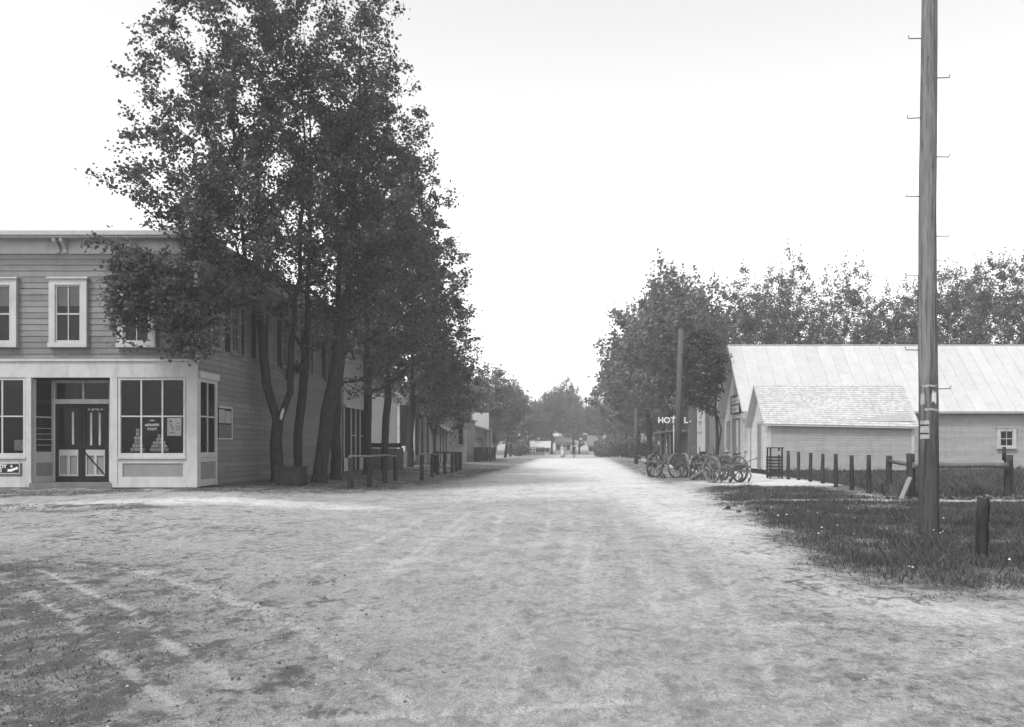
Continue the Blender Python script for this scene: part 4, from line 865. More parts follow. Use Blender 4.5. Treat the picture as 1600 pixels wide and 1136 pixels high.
# ------------------------------------------------------------------ hotel and sign
hx = 10.2
hot = thing('hotel_building', (hx, 66, 0), 'tall two-storey hotel with grey side wall and narrow white front', 'hotel')
t = MB(); t.box(hx, 20, 66, 70.5, 0, 6.9); t.build('wall', 'siding', hot)
t = MB(); t.box(hx-.06, hx, 65.98, 70.5, 0, 6.85); t.build('front', 'white', hot)
t = MB(); t.box(hx-.35, 20, 65.7, 70.8, 6.9, 7.15); t.build('cornice', 'white', hot)
t = MB(); t.box(hx-.09, hx+.1, 65.9, 65.975, 0, 6.8); t.build('corner_post', 'wood_grey', hot)
sash_window(hot, (hx-.06, 68.6, 4.5), .9, 1.8, 'west', 1, fr=.12, back=0); sash_window(hot, (hx-.06, 68.6, 1.5), .9, 2.1, 'west', 2, fr=.12, back=0)
prc = thing('porch_building', (9.4, 75, 0), 'dark porched frame building beyond the hotel behind the street pole', 'building')
t = MB(); t.box(9.6, 19, 71.5, 86, 0, 5.4); t.build('wall', 'wood_grey', prc)
t = MB(); t.add([(9.2, 71.2, 5.3), (19.4, 71.2, 5.3), (19.4, 86.3, 5.3), (9.2, 86.3, 5.3), (14, 71.2, 7), (14, 86.3, 7)], [(0,1,4),(3,5,2),(0,4,5,3),(1,2,5,4),(0,3,2,1)]); t.build('roof', 'dark_roof', prc)
t = MB(); t.box(8.0, 9.59, 72, 86, 2.75, 2.9); t.build('porch_roof', 'dark_roof', prc)
for yy in (72.2, 76, 80, 84): t = MB(); t.box(8.05, 8.2, yy, yy+.15, 0, 2.75); t.build('porch_post', 'wood_grey', prc)
SYH = 60.
hs = thing('hotel_sign', (PX(1053, SYH), SYH, 0), 'HOTEL. sign in white letters on a slim post by the street', 'sign')
for z_ in (660.5, 653): t = MB(); t.box(PX(1027, SYH), PX(1081, SYH), SYH+.005, SYH+.035, PZ(z_, SYH)-.015, PZ(z_, SYH)+.015); t.build('sign_bar', 'wood_far', hs)
t = MB(); t.tube([(PX(1053, SYH), SYH+.09, 0), (PX(1053, SYH), SYH+.09, PZ(649, SYH))], .045, 8); t.build('post', 'white', hs)
t = MB(); t.tube([(PX(1078, SYH), SYH+.09, 0), (PX(1078, SYH), SYH+.09, PZ(649, SYH))], .035, 8); t.build('post', 'wood_grey', hs)
for ch_, px in (('H', 1032.5), ('O', 1042.2), ('T', 1051.8), ('E', 1061.5), ('L', 1071.5), ('.', 1078.5)): text_mesh('letter', ch_, .56, M['letter'], hs, (PX(px, SYH), SYH-.01, PZ(657 if ch_ != '.' else 655.5, SYH)), extr=.012, bold=.018)

# ------------------------------------------------------------------ left row of shops
WX = -11.1
ax_ = thing('annex_shop', (WX, 44, 0), 'narrow shop with glass front adjoining the far end of the store', 'shop')
t = MB(); t.box(-20, WX-.02, SYE+.12, 46, 0, 6.4); t.build('wall', 'siding', ax_)
t = MB(); t.box(WX-.019, WX+.02, SYE+.12, 46, 3.55, 6.3); t.build('upper_front', 'trim', ax_)
t = MB(); t.box(WX-.0, WX+.16, SYE+.12, 46.05, 3.42, 3.54); t.build('cornice', 'white', ax_)
t = MB(); t.box(WX-.019, WX-.012, SYE+.12, 46, .3, 3.41); t.build('shop_window', 'dark', ax_)
t = MB()
for yy in (SYE+.15, 43.1, 44.0, 44.9, 45.85): t.box(WX-.0, WX+.05, yy, yy+.12, .3, 3.41)
t.box(WX-.002, WX+.045, SYE+.15, 43.1, .3, .95); t.box(WX-.002, WX+.045, 45.0, 45.85, .3, .95); t.box(WX-.002, WX+.035, 43.2, 44, 2.05, 2.1); t.box(WX-.002, WX+.035, 45.0, 45.85, 2.05, 2.1)
t.build('window_frame', 'white', ax_)
bf = thing('board_fence', (-10.2, 48, 0), 'grey upright board fence closing the gap after the annex shop', 'fence')
x = -14.0
brd = MB(); brd.box(0, .19, 0, .03, 0, 1.35); bme = brd.build('board', 'wood_grey', bf, org=(0, 0, 0)); bme.location = Vector((x, 48, .05))-ORG[bf.name]
while x < PX(624, 48): x += .2; c = bme.copy(); COL.objects.link(c); c.location = Vector((x, 48+rq.uniform(-.01, .01), .05+rq.uniform(-.02, .03)))-ORG[bf.name]
t = MB(); t.box(-14, PX(626, 48), 47.9, 48.1, 1.45, 1.7); t.build('cap_rail', 'dark', bf)
t = MB(); t.box(-14, PX(626, 48), 48.03, 48.1, .3, .4); t.build('back_rail', 'wood_grey', bf)
B = thing('dark_porch_shop', (WX, 60, 0), 'shop with deep shaded porch and pale pilastered street front', 'shop')
t = MB(); t.box(-20, -11.3, 60, 67, 0, 5.2); t.build('wall', 'siding', B)
t = MB(); t.box(-11.29, WX, 60, 67, 0, 4.9); t.build('front', 'panelgrey', B)
t = MB(); t.box(-11.29, WX+.35, 59.8, 67.1, 4.9, 5.3); t.build('cornice', 'white', B)
t = MB()
for yy in (60.02, 62.2, 64.5, 66.6): t.box(WX, WX+.1, yy, yy+.35, .1, 4.88)
t.build('pilaster', 'white', B)
t = MB()
for yy in (60.6, 62.8, 65.1): t.box(WX+.005, WX+.03, yy, yy+1.2, .9, 3.6)
t.build('shop_window', 'dark', B)
t = MB(); t.box(PX(627, 60), PX(644, 60), 59.95, 59.99, .8, 4.4); t.build('dark_doorway', 'dark', B)
t = MB(); t.box(PX(621.5, 60), PX(625, 60), 59.85, 59.99, .1, 4.6); t.build('porch_post', 'white', B)
t = MB(); t.box(PX(590, 60), WX+.3, 57.6, 59.84, .1, .55); t.box(PX(625, 58), PX(646, 58), 57.9, 58.3, .56, 1.2); t.build('porch_floor', 'wood_grey', B)
t = MB(); t.box(PX(628, 58), PX(633, 58), 57.95, 58.2, 1.2, 1.55); t.box(PX(637, 58), PX(640, 58), 57.95, 58.2, 1.2, 1.42); tag(t.build('porch_goods', 'goods', org=(PX(632, 58), 58, 1.2)), 'pale wares set out on the shaded porch box', 'wares')
Cb = thing('lean_to_shop', (-13, 72, 0), 'white open-sided lean-to between the porch shop and clapboard house', 'shed')
t = MB(); t.box(-18, PX(699, 76), 76, 79, 0, 3.3); t.build('wall', 'white', Cb)
t = MB(); a_ = (PX(679, 72), 71.5, 3.55); t.add([a_, (PX(701, 72), 71.5, 2.75), (PX(701, 72), 76, 2.75), (a_[0], 76, 3.55), (-16, 71.5, 4.3), (-16, 76, 4.3)], [(0,1,2,3),(4,0,3,5)]); 
t.add([(p[0], p[1], p[2]-.1) for p in [a_, (PX(701, 72), 71.5, 2.75), (PX(701, 72), 76, 2.75), (a_[0], 76, 3.55)]], [(3,2,1,0)]); t.build('roof', 'dark_roof', Cb)
for px in (688, 692.5, 697): t = MB(); t.box(PX(px, 72), PX(px+1.3, 72), 71.8, 71.95, 0, 2.85+(700-px)*.03); t.build('post', 'wood_post', Cb)
D = thing('clapboard_house', (PX(712, 80), 80, 0), 'pale clapboard building with one tall window facing down the street', 'house')
x0, x1 = PX(699, 80), PX(729, 80)
t = MB(); t.box(x0-6, x1, 80, 87, 0, 3.95); t.build('wall', 'barn', D)
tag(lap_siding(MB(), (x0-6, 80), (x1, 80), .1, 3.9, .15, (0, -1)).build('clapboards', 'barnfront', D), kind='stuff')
t = MB(); t.box(x0-6.2, x1+.25, 79.8, 87, 3.951, 4.1); t.build('roof', 'white', D)
sash_window(D, (PX(720, 80)+.0, 79.95, PZ(679.5, 80)), .46, 1.85, 'front', 1, fr=.12, back=0)
E = thing('awning_shop', (PX(745, 92), 92, 0), 'white false-front shop with sloping awning porch over the walk', 'shop')
x0, x1 = PX(730, 92), PX(758, 92)
t = MB(); t.box(x0-5, x1, 92, 100, 0, 4.0); t.build('wall', 'trim', E)
t = MB(); t.box(PX(736, 92), PX(764, 92), 91.85, 91.99, 3.4, PZ(645, 92)); t.build('false_front', 'white', E)
t = MB(); z0, z1 = PZ(661, 90), PZ(672, 90); t.add([(PX(729, 90), 88.6, z0), (PX(768, 90), 88.6, z1), (PX(768, 90), 97, z1), (PX(729, 90), 97, z0), (PX(729, 90), 88.6, z0-.14), (PX(768, 90), 88.6, z1-.14), (PX(768, 90), 97, z1-.14), (PX(729, 90), 97, z0-.14)], [(0,1,2,3),(7,6,5,4),(0,4,5,1),(1,5,6,2)]); t.build('awning', 'wood_grey', E)
for px in (731.5, 760, 766.5): t = MB(); t.box(PX(px, 90), PX(px+1.6, 90), 88.8, 88.95, 0, z1-.1 + (z0-z1)*(768-px)/39); t.build('post', 'wood_post', E)
t = MB(); t.box(PX(741, 92), PX(754, 92), 91.9, 91.97, 0, 2.5); t.build('door', 'panelgrey', E)
# far small houses
def small_house(px0, px1, Y, ze, zr, dep, label, wm='barn', rm='wood_grey'):
    x0, x1 = PX(px0, Y), PX(px1, Y); h = thing('house', ((x0+x1)/2, Y, 0), label, 'house', 'small far houses')
    t = MB(); t.box(x0, x1, Y, Y+dep, 0, ze); t.build('wall', wm, h)
    t = MB(); t.add([(x0-.3, Y-.4, ze-.1), (x1+.3, Y-.4, ze-.1), (x1+.3, Y+dep/2, zr), (x0-.3, Y+dep/2, zr), (x0-.3, Y+dep+.4, ze-.1), (x1+.3, Y+dep+.4, ze-.1)], [(0,1,2,3),(3,2,5,4),(0,3,4),(1,5,2),(0,4,5,1)]); t.build('roof', rm, h)
    n_ = 3
    for i in range(n_): xx = x0+(x1-x0)*(i+.5)/n_; t = MB(); t.box(xx-.35, xx+.35, Y-.03, Y-.004, ze*.35, ze*.75); t.build('window', 'dark', h)
small_house(797, 816, 150, 1.9, 2.9, 5, 'little white house with pale roof left of the road end')
small_house(838, 858, 165, 1.4, 2.6, 5, 'small house with bright sloping roof in the middle distance', rm='metal_roof')
small_house(868, 892, 172, 2.4, 3.6, 6, 'pale house behind the walkers', 'barn', 'wood_grey')
small_house(920, 938, 160, 1.9, 3.6, 6, 'small pale barn right of the walkers', 'barn', 'dark_roof')
small_house(1003, 1020, 135, 2.2, 3.6, 6, 'pale cottage under the right-hand trees', 'barn', 'dark_roof')
pk = thing('picket_fence', (PX(832, 145), 145, 0), 'dark picket fence at the far left of the road end', 'fence')
for i in range(14):
    t = MB(); xx = PX(818+i*2.4, 145); t.box(xx, xx+.13, 145, 145.05, 0, 1.5); t.build('picket', 'wood_post', pk)
t = MB(); t.box(PX(817, 145), PX(852, 145), 145.06, 145.1, 1.0, 1.1); t.build('rail', 'wood_post', pk)

# ------------------------------------------------------------------ posts, rails, poles
def post_obj(name, x, y, h, r, label, cat, group, seed, mat='wood_post', sq=False, lean=(0, 0)):
    rg = random.Random(seed); z0 = H(x, y); m = MB(); k = 7
    pts = [(x + lean[0]*i/(k-1) + rg.uniform(-.006, .006), y + lean[1]*i/(k-1), z0 - .15 + (h+.15)*i/(k-1)) for i in range(k)]
    m.tube(pts, [r*(1.08-.12*i/(k-1)) for i in range(k)], 5 if sq else 9, wob=.09, rg=rg)
    t = tag(m.build(name, mat, org=(x, y, z0)), label, cat, group); return t
gl = 'hitching posts on the left'
HP = [(-7.27, 28.3, 1.0), (-7.0, 29.7, .98), (-7.2, 33.1, .98), (-7.2, 35.1, .95)]
words = ['first hitching post from the camera, by the leaning maple', 'second hitching post, slightly askew under the pale rail', 'third hitching post of the near left rail', 'last hitching post of the near left rail']
rail1 = thing('hitching_rail', (-7.15, 28.3, .2), 'near left hitching rail, a pale pole on four stumpy posts', 'hitching rail')
def rpost(root, x, y, h, r, seed):
    rg = random.Random(seed); z0 = H(x, y); m = MB(); pts = [(x+rg.uniform(-.012, .012), y, z0-.15+(h+.15)*i/6) for i in range(7)]
    m.tube(pts, [r*(1.1-.12*i/6) for i in range(7)], 9, wob=.1, rg=rg); m.build('post', 'wood_post', root)
for k, (x, y, h) in enumerate(HP): rpost(rail1, x, y, h, .088, k)
t = MB(); t.tube([(-7.27, 28.1, 1.17+.02), (-7.05, 29.7, 1.17), (-7.2, 33.1, 1.17), (-7.2, 35.3, 1.12)], .038, 8); t.build('rail', 'wood_pale', rail1)
rail2 = thing('hitching_rail', (-6.7, 44, .1), 'second hitching rail, pale sagging pole on several dark posts', 'hitching rail')
P2 = [(PX(659, 35.8+1), 36.8), (PX(675, 40.5), 40.5), (PX(683.6, 43.5), 43.5), (PX(694.6, 45), 45), (PX(706.5, 47.5), 47.5)]
for k, (x, y) in enumerate(P2): rpost(rail2, x, y, 1.08, .085, 20+k)
t = MB(); t.tube([(P2[0][0], P2[0][1], 1.2), (P2[1][0], P2[1][1], 1.16), (P2[2][0], P2[2][1], 1.08), (P2[4][0], P2[4][1], 1.14)], .035, 8); t.build('rail', 'wood_pale', rail2)
rail3 = thing('hitching_rail', (-7.2, 48, .1), 'third hitching rail with dark top pole behind the sagging one', 'hitching rail')
P3 = [(PX(681, 46), 46), (PX(713, 50), 50), (PX(719, 51.8), 51.8)]
for k, (x, y) in enumerate(P3): rpost(rail3, x, y, 1.12, .11, 30+k)
t = MB(); t.tube([(p[0], p[1], H(*p)+1.08) for p in P3], .05, 8); t.build('rail', 'wood_post', rail3)
fl = thing('post_row_fence', (-9.2, 90, 0), 'row of short dark posts before the awning shop', 'fence')
for k in range(9):
    Y = 80+k*2.4; x = PX(742+k*3.9, Y); t = MB(); t.box(x-.1, x+.1, Y-.08, Y+.08, 0, 1.45); t.build('post', 'wood_post', fl)
t = MB(); t.bar((PX(742, 80), 80.1, .45), (PX(773, 99), 99.3, .45), .06, .5); t.build('rail', 'wood_post', fl)
# right post row
rp = [(1231.7, 748.7, 704.5), (1247.7, 750.2, 706), (1266.6, 752.8, 707.5), (1285.5, 755.8, 709), (1306, 761.5, 709.3), (1331, 765.8, 711.5), (1357.4, 771, 710.6)]
wl = ['farthest post of the bare row, next to the slatted crate', 'second post from the crate in the bare row', 'third post from the crate in the bare row', 'middle post of the bare row before the shed', 'fifth post from the crate in the bare row', 'sixth post from the crate in the bare row', 'nearest post of the bare row, left of the log rail']
for k, (px, pb, pt) in enumerate(rp):
    Y = EYE*F/(pb-HZ); post_obj('fence_post', PX(px, Y), Y, (pb-pt)*Y/F, .075, wl[k], 'fence post', 'bare wire-fence posts beside the shed', 40+k)
lr = thing('log_rail_fence', (PX(1423, 25), 25, 0), 'heavy log hitching rail turning the corner on three thick posts', 'hitching rail')
for px, Y, h, r in ((1389, 28.6, 1.2, .1), (1423, 25.0, 1.3, .12), (1576, 25.6, 1.26, .12)): rpost(lr, PX(px, Y), Y, h, r, int(px))
t = MB(); xq = PX(1574, 25.6); t.tube([(xq-.08, 25.6, 1.1), (xq-.09, 25.6, 1.5)], [.07, .05], 7, wob=.1, rg=rq); t.build('post_stub', 'wood_post', lr)
t = MB(); t.tube([(PX(1389, 28.6), 28.6, 1.02), (PX(1423, 25), 25.0, .98)], [.055, .07], 9, wob=.08, rg=rq); t.build('rail', 'wood_grey', lr)
t = MB(); A = Vector((PX(1423, 25), 24.85, .98)); Bq = Vector((PX(1574, 25.4), 25.4, .95)); t.tube([A.lerp(Bq, i/10) + Vector((0, 0, rq.uniform(-.015, .015))) for i in range(11)], [.085]*11, 10, wob=.08, rg=rq); t.build('rail', 'wood_grey', lr)
t = MB(); t.bar((PX(1423, 24.7), 24.75, .62), (PX(1408, 24.4), 24.4, .02), .13, .05); tag(t.build('leaning_stake', 'wood_pale', org=(PX(1408, 24.4), 24.4, 0)), 'pale split stake leaning against the log rail post', 'stake')
Y = 11.5; x = PX(1533, Y); m = MB(); rg = random.Random(9); m.tube([(x+(i*.004), Y, -.1+.13*i) for i in range(8)], [.088, .085, .083, .085, .082, .084, .083, .08], 10, wob=.07, rg=rg)
tag(m.build('stump_post', 'wood_post', org=(x, Y, .05)), 'short thick weathered post in the grass right of the tall pole', 'post')
# slatted crate
cr = thing('slatted_crate', (PX(1210, 41), 41, 0), 'tall dark slatted crate standing at the near shed corner', 'crate')
x0, x1 = PX(1200.5, 41), PX(1221, 41)
t = MB()
for xx in (x0, x1-.07): 
    for yy in (40.7, 41.3): t.box(xx, xx+.07, yy, yy+.07, 0, 1.42)
t.build('corner_post', 'wood_post', cr)
for i in range(9):
    z0 = .08+i*.145
    if i < 7: t = MB(); t.box(x0, x1, 40.67, 40.699, z0, z0+.1); t.build('slat', 'wood_post', cr); t = MB(); t.box(x0-.03, x0-.001, 40.7, 41.37, z0, z0+.1); t.build('slat', 'wood_post', cr)
t = MB(); t.box(x0-.04, x1+.04, 40.65, 41.4, 1.42, 1.47); t.build('lid', 'wood_post', cr); t = MB(); t.box(x0+.08, x1-.1, 40.64, 40.665, 1.12, 1.3); t.build('card', 'paperdim', cr)
# big pole
Y = 14.5; zb_ = H(6, 14.5); pole = thing('utility_pole', (PX(1451, Y), Y, zb_), 'tall utility pole with iron climbing steps in the right foreground', 'pole')
t = MB(); pts = []; rad = []
ctl = [(860, 1451.5, .172), (838, 1451.3, .168), (700, 1451, .160), (620, 1451, .157), (535, 1449.5, .154), (340, 1449, .142), (160, 1451, .134), (0, 1452.5, .125), (-120, 1453, .118)]
for py, px, r in ctl: pts.append((PX(px, Y), Y, PZ(py, Y))); rad.append(r)
fine_p = []; fr_ = []; rg = random.Random(5)
for i in range(len(pts)-1):
    for j in range(5): f = j/5; fine_p.append(Vector(pts[i]).lerp(Vector(pts[i+1]), f)); fr_.append((rad[i]*(1-f)+rad[i+1]*f)*(1+rg.uniform(-.008, .008)))
fine_p.append(Vector(pts[-1])); fr_.append(rad[-1])
t.tube(fine_p, fr_, 22, wob=.01, rg=rg); t.build('shaft', 'wood_pole_butt', pole)
def axis_at(py):
    for (a_, b_) in zip(ctl[:-1], ctl[1:]):
        if b_[0] <= py <= a_[0]: f = (a_[0]-py)/(a_[0]-b_[0]); return PX(a_[1]+(b_[1]-a_[1])*f, Y), PZ(py, Y), a_[2]+(b_[2]-a_[2])*f
for py, s in ((60, -1), (184, -1), (307, -1), (431, -1), (547, -1), (122, 1), (245, 1), (369, 1), (490, 1), (608, 1)):
    cx_, cz, r = axis_at(py); t = MB(); L = .215; dz = rg.uniform(-.012, .012)
    t.tube([(cx_+s*(r-.04), Y, cz), (cx_+s*(r+L), Y, cz+dz), (cx_+s*(r+L+.006), Y, cz+dz+.05)], .0085, 6); t.build('climbing_step', 'iron', pole)
def wrap(name, py0, py1, a0, a1, mat, label, off=.004, ragged=.0, seed=1):
    rg = random.Random(seed); V = []; n = 8; rows = 3
    for j in range(rows+1):
        for i in range(n+1):
            py = py0+(py1-py0)*j/rows + (rg.uniform(-ragged, ragged) if j in (0, rows) else 0); cx_, cz, r = axis_at(py); a = math.radians(a0+(a1-a0)*i/n)
            V.append((cx_+math.sin(a)*(r+off), Y-math.cos(a)*(r+off), cz))
    t = MB(); t.add(V, [(j*(n+1)+i, (j+1)*(n+1)+i, (j+1)*(n+1)+i+1, j*(n+1)+i+1) for j in range(rows) for i in range(n)])
    return tag(t.build(name, mat, org=(PX(1451, Y), Y-.15, PZ(py1, Y))), label, 'poster')
wrap('torn_poster', 602, 605.5, -62, 30, 'paperdim', 'thin torn strip of paper highest on the tall pole', ragged=1.2, seed=1)
wrap('torn_poster', 613, 629, -5, 25, 'paper', 'ragged pale scrap pasted on the tall pole', ragged=3, seed=2)
wrap('torn_poster', 616, 632, -75, -45, 'paperdim', 'torn scrap on the left edge of the tall pole', ragged=3, seed=3)
wrap('torn_poster', 639, 642.5, -45, 38, 'paperdim', 'thin pale strip below the ragged scraps on the tall pole', ragged=1, seed=4)
pb = wrap('pasted_bill', 657, 686, -75, -18, 'paperdim', 'striped bill with dark bars on the left side of the tall pole', off=.005, ragged=1, seed=5)
for q0, q1 in ((663.5, 665.5), (676.5, 678.5)):
    o = wrap('bar', q0, q1, -75, -20, 'ink', '', off=.008, seed=6); o.parent = pb; o.location = Vector(o.location)-Vector(pb.location)
    for k_ in ('label', 'category'):
        if k_ in o: del o[k_]
# street poles
def tele_pole(base, top, r0, r1, label, arm=None, pins=True):
    p = thing('telegraph_pole', base, label, 'telegraph pole'); t = MB(); b = Vector(base); q = Vector(top); t.tube([b-Vector((0,0,.1)), b.lerp(q, .5), q], [r0, (r0+r1)/2, r1], 10); t.build('shaft', 'wood_far', p)
    if arm:
        a, c = arm; t = MB(); t.bar(a, c, .1, .13); ao = t.build('crossarm', 'wood_far', p)
        for i in range(4):
            f = (i+.5)/4; s_ = Vector(a).lerp(Vector(c), f); t = MB(); t.tube([s_+Vector((0,0,.06)), s_+Vector((0,0,.2))], [.02, .045], 6); t.build('insulator', 'iron', ao)
Yp = 55; tele_pole((PX(1058, Yp), Yp, 0), (PX(1064, Yp), Yp, PZ(515, Yp)), .215, .17, 'thick bare pole before the hotel sign, among the implements')
Yp = 75; tele_pole((PX(994, Yp), Yp, 0), (PX(994, Yp), Yp, PZ(638, Yp)), .17, .13, 'short telegraph pole with low crossarm right of the road', ((PX(969, Yp), Yp, PZ(643, Yp)), (PX(1018, Yp), Yp, PZ(642, Yp))))
Yp = 119; tele_pole((PX(789, Yp), Yp, 0), (PX(802, Yp), Yp, PZ(613, Yp)), .2, .13, 'leaning telegraph pole with crossarm left of the road end', ((PX(791, Yp), Yp, PZ(616, Yp)), (PX(816, Yp), Yp, PZ(620, Yp))))
# dark box and trunk papers
bx_ = thing('wooden_box', (PX(452, 27.8), 27.8, .2), 'low dark wooden box at the foot of the slim maple', 'box')
x0, x1 = PX(433, 27.8), PX(472, 27.8)
t = MB(); t.box(x0, x1, 27.6, 28.3, .05, .80); t.build('body', 'wood_post', bx_); t = MB(); t.box(x0-.05, x1+.04, 27.55, 28.35, .80, .86); t.build('lid', 'wood_post', bx_)
for k in range(4): t = MB(); t.box(x0, x1, 27.575, 27.599, .08+k*.18, .08+k*.18+.165); t.build('plank', 'wood_post', bx_)
t = MB(); Yq = 29.42; t.add([(PX(437, Yq), Yq, PZ(655, Yq)), (PX(440.5, Yq), Yq, PZ(656, Yq)), (PX(445, Yq), Yq-.02, PZ(641, Yq)), (PX(443, Yq), Yq-.02, PZ(637, Yq)), (PX(439, Yq), Yq, PZ(643, Yq))], [(0,1,2,3,4)])
tag(t.build('paper_notice', 'paper', org=(PX(441, Yq), Yq, PZ(655, Yq))), 'torn white paper tacked at the fork of the nearest maple', 'notice')

# ------------------------------------------------------------------ farm implements
def wheel(parent, c, r, ax, seed):
    """spoked iron wheel, axle along ax (xy angle)"""
    c = Vector(c); e = Vector((-math.sin(ax), math.cos(ax), 0)); k = 28; m = MB(); ad = Vector((math.cos(ax), math.sin(ax), 0)); w2 = .045
    V = []; Fc = []
    for i in range(k):
        a = 2*math.pi*i/k; d = e*math.cos(a) + Vector((0, 0, 1))*math.sin(a)
        V += [c+d*r-ad*w2, c+d*r+ad*w2, c+d*(r-.065)+ad*w2, c+d*(r-.065)-ad*w2]
    for i in range(k):
        j = (i+1) % k
        for q in range(4): Fc.append((i*4+q, i*4+(q+1) % 4, j*4+(q+1) % 4, j*4+q))
    m.add(V, Fc, False); wo_ = m.build('wheel', 'implement', parent)
    m = MB(); m.tube([c-ad*.09, c+ad*.09], .06, 10); m.build('hub', 'iron', wo_)
    for i in range(10):
        a = 2*math.pi*i/10+seed; d = e*math.cos(a)+Vector((0, 0, 1))*math.sin(a); m = MB(); m.tube([c+d*.05, c+d*(r-.02)], .022, 5, cap=False); m.build('spoke', 'implement', wo_)
    return wo_
def cultivator(x, y, ax, label, r=.56, n_sh=6, tongue=2.2, seed=0, shafts=True):
    root = thing('wheeled_cultivator', (x, y, 0), label, 'cultivator', 'horse-drawn implements parked by the barn'); o = Vector((x, y, 0)); zg = H(x, y)
    ad = Vector((math.cos(ax), math.sin(ax), 0)); fd = Vector((-math.sin(ax), math.cos(ax), 0)); up = Vector((0, 0, 1)); hw = .72; zc = zg + r - .01; rg = random.Random(seed)
    Q = lambda a, f, z: o + ad*a + fd*f + up*(zg+z)
    wheel(root, Q(-hw, 0, r-.01), r, ax, .1); wheel(root, Q(hw, 0, r-.01), r, ax, .4)
    m = MB(); m.tube([Q(-hw-.06, 0, r), Q(-hw*.7, 0, r), Q(-hw*.6, 0, r+.25), Q(hw*.6, 0, r+.25), Q(hw*.7, 0, r), Q(hw+.06, 0, r)], .024, 6); m.build('arched_axle', 'iron', root)
    m = MB()
    for s in (-.3, .3): m.bar(Q(s, -.9, r+.12), Q(s, .7, r+.3), .08, .10)
    for f in (-.85, -.1, .62): m.bar(Q(-.36, f, r+.2), Q(.36, f, r+.2), .07, .07)
    m.build('frame', 'implement', root)
    m = MB(); m.bar(Q(-.28, .25, r+.42), Q(.28, .25, r+.42), .3, .24); m.build('tool_box', 'wood_grey', root)
    m = MB(); m.bar(Q(0, .55, r+.3), Q(0, .55+tongue, .12), .10, .11); m.build('tongue', 'wood_pale', root)
    m = MB(); m.bar(Q(-.45, 1.3, r+.05), Q(.45, 1.3, r+.05), .05, .06); m.build('doubletree', 'wood_pale', root)
    m = MB(); n = 8; c = Q(0, -.75, r+.62)
    V = [c] + [c + ad*.2*math.cos(2*math.pi*i/n) + fd*.18*math.sin(2*math.pi*i/n) + up*(.06 if math.sin(2*math.pi*i/n) < .3 else .01) for i in range(n)]
    V += [v - up*.015 for v in V]; m.add(V, [(0, 1+i, 1+(i+1) % n) for i in range(n)] + [(n+1, n+2+(i+1) % n, n+2+i) for i in range(n)] + [(1+i, n+2+i, n+2+(i+1) % n, 1+(i+1) % n) for i in range(n)], True); m.build('seat', 'iron', root)
    m = MB(); m.tube([Q(0, -.1, r+.22), Q(0, -.5, r+.3), Q(0, -.75, r+.61)], .022, 6); m.build('seat_spring', 'iron', root)
    for s in (-1, 1): m = MB(); m.tube([Q(s*.32, .1, r+.22), Q(s*.34, -.25, r+.75), Q(s*.34, -.3, r+.95)], [.025, .022, .028], 6); m.build('lever', 'implement', root)
    for i in range(n_sh):
        a = -.62+1.24*i/(n_sh-1); f = -.55-.22*(i % 2)
        m = MB(); m.tube([Q(a, f+.35, r+.12), Q(a, f+.05, r-.02), Q(a, f-.12, r-.25), Q(a, f-.02, .12), Q(a, f+.08, .03)], [.03, .03, .03, .026, .02], 6); sh_ = m.build('shank', 'iron', root)
        m = MB(); m.add([Q(a-.06, f+.0, .2), Q(a+.06, f+.0, .2), Q(a, f+.12, -.02), Q(a, f-.03, .16)], [(0,1,2),(0,3,1),(0,2,3),(1,3,2)]); m.build('shovel', 'implement', sh_)
    for s in (-1, 1): m = MB(); m.bar(Q(s*.64, .35, r+.1), Q(s*.6, -.85, r+.1), .075, .09); m.build('gang_beam', 'implement', root)
    for i in range(4):
        a0 = rg.uniform(-.6, .6); m = MB(); m.bar(Q(a0, rg.uniform(-1.0, -.2), r+rg.uniform(-.1, .5)), Q(-a0*rg.uniform(.3, 1), rg.uniform(.2, 1.2), r+rg.uniform(-.25, .55)), .055, .07); m.build('brace', 'implement' if i % 2 else 'wood_grey', root)
    if shafts:
        for s in (-1, 1): m = MB(); m.tube([Q(s*.25, -.8, r+.2), Q(s*.33, -1.3, r+.42), Q(s*.38, -1.55, r+.48)], [.022, .02, .026], 6); m.build('handle', 'wood_pale', root)
    return root
cultivator(PX(1134, 36.2), 36.2, math.radians(28), 'nearest wheeled cultivator with curved shovels beside the pale path', seed=1, tongue=1.9)
cultivator(PX(1108, 39.0), 39.0, math.radians(-35), 'cultivator tangled behind the nearest one, tongue towards the road', seed=2, tongue=2.3)
cultivator(PX(1126, 40.5), 42.0, math.radians(40), 'third wheeled implement farthest back against the tree trunk', seed=3, tongue=1.8, n_sh=5)
cultivator(PX(1040, 41.8), 41.8, math.radians(-50), 'lone wheeled implement standing left of the thick pole', seed=4, tongue=1.5, n_sh=4, r=.6)
cultivator(PX(1090, 42.5), 42.5, math.radians(15), 'wheeled implement just right of the thick pole', seed=5, tongue=1.7, n_sh=5, r=.6)

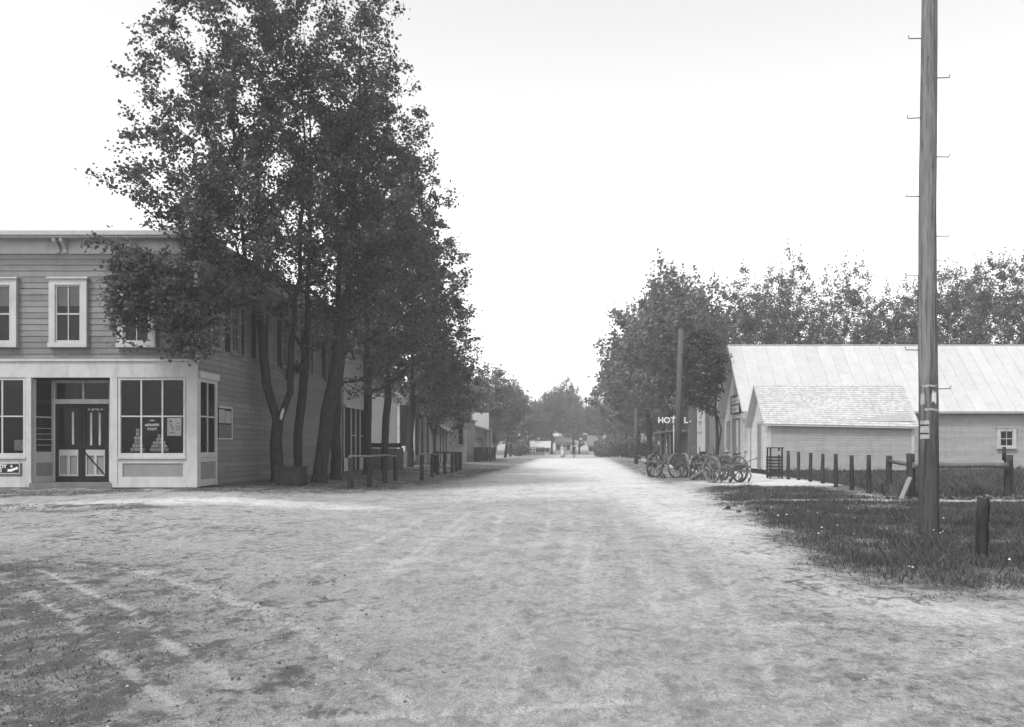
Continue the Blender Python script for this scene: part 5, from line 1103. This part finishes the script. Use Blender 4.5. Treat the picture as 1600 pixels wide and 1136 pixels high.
# ------------------------------------------------------------------ people
def person(x, y, skirt, mat, label, step=.22, hat=True):
    root = thing('person', (x, y, 0), label, 'person')
    J = {'pel': (0, 0, .95), 'waist': (0, 0, 1.1), 'chest': (0, .0, 1.35), 'neck': (0, 0, 1.5), 'head': (0, -.01, 1.62), 'top': (0, 0, 1.72), 'ls': (-.19, 0, 1.42), 'le': (-.26, .04, 1.15), 'lh': (-.25, -.1, .9), 'rs': (.19, 0, 1.42), 're': (.26, -.02, 1.15), 'rh': (.26, .1, .9),
         'lhip': (-.1, 0, .92), 'lk': (-.11, -step*.6, .5), 'la': (-.1, -step, .08), 'lt': (-.1, -step-.16, .04), 'rhip': (.1, 0, .92), 'rk': (.11, step*.3, .5), 'ra': (.1, step, .1), 'rt': (.1, step-.15, .04)}
    E_ = [('pel','waist'),('waist','chest'),('chest','neck'),('neck','head'),('head','top'),('chest','ls'),('ls','le'),('le','lh'),('chest','rs'),('rs','re'),('re','rh'),('pel','lhip'),('lhip','lk'),('lk','la'),('la','lt'),('pel','rhip'),('rhip','rk'),('rk','ra'),('ra','rt')]
    R_ = dict(pel=.15, waist=.13, chest=.16, neck=.06, head=.1, top=.07, ls=.08, le=.05, lh=.035, rs=.08, re=.05, rh=.035, lhip=.11, lk=.07, la=.05, lt=.04, rhip=.11, rk=.07, ra=.05, rt=.04)
    ks = list(J); me = bpy.data.meshes.new('body'); me.from_pydata([J[k] for k in ks], [(ks.index(a), ks.index(b)) for a, b in E_], [])
    o = link('body', me, root); sk = o.modifiers.new('skin', 'SKIN'); o.modifiers.new('sub', 'SUBSURF').levels = 1; o.modifiers['sub'].render_levels = 2
    for i, k in enumerate(ks): me.skin_vertices[0].data[i].radius = (R_[k], R_[k]*.8)
    me.skin_vertices[0].data[0].use_root = True; dg = bpy.context.evaluated_depsgraph_get(); m2 = bpy.data.meshes.new_from_object(o.evaluated_get(dg)); o.modifiers.clear(); o.data = m2
    m2.materials.clear(); m2.materials.append(M[mat]); m2.materials.append(M['skin'])
    for p in m2.polygons:
        if p.center.z > 1.52: p.material_index = 1
        p.use_smooth = True
    if skirt: t = MB(); t.tube([(x, y, .12), (x, y, .6), (x, y, 1.06)], [.36, .27, .15], 16); t.build('skirt', mat, root)
    t = MB(); 
    if hat: t.tube([(x, y, 1.72), (x, y, 1.73)], .19, 14); t.tube([(x, y, 1.731), (x, y, 1.83)], [.11, .1], 12); t.build('hat', 'cloth_dark' if not skirt else 'paper', root)
person(PX(897, 112), 112, False, 'cloth_dark', 'person in a dark suit and hat walking down the middle of the road')
person(PX(879, 114), 114, True, 'cloth_pale', 'person in a pale long dress walking left of the dark-suited figure', step=.12)

# ------------------------------------------------------------------ hazy air
t = MB(); t.box(-420, 420, -420, 420, -1.5, 26)
hz = t.build('haze', 'dark'); hz.data.materials.clear(); hz['kind'] = 'stuff'
hm = bpy.data.materials.new('hazy_air'); hm.use_nodes = True; nt = hm.node_tree; nt.nodes.clear(); oo = nt.nodes.new("ShaderNodeOutputMaterial"); pv = nt.nodes.new("ShaderNodeVolumePrincipled")
pv.inputs["Color"].default_value = gv(.92); pv.inputs["Density"].default_value = HAZE; pv.inputs["Anisotropy"].default_value = .2; nt.links.new(pv.outputs[0], oo.inputs["Volume"]); hz.data.materials.append(hm)
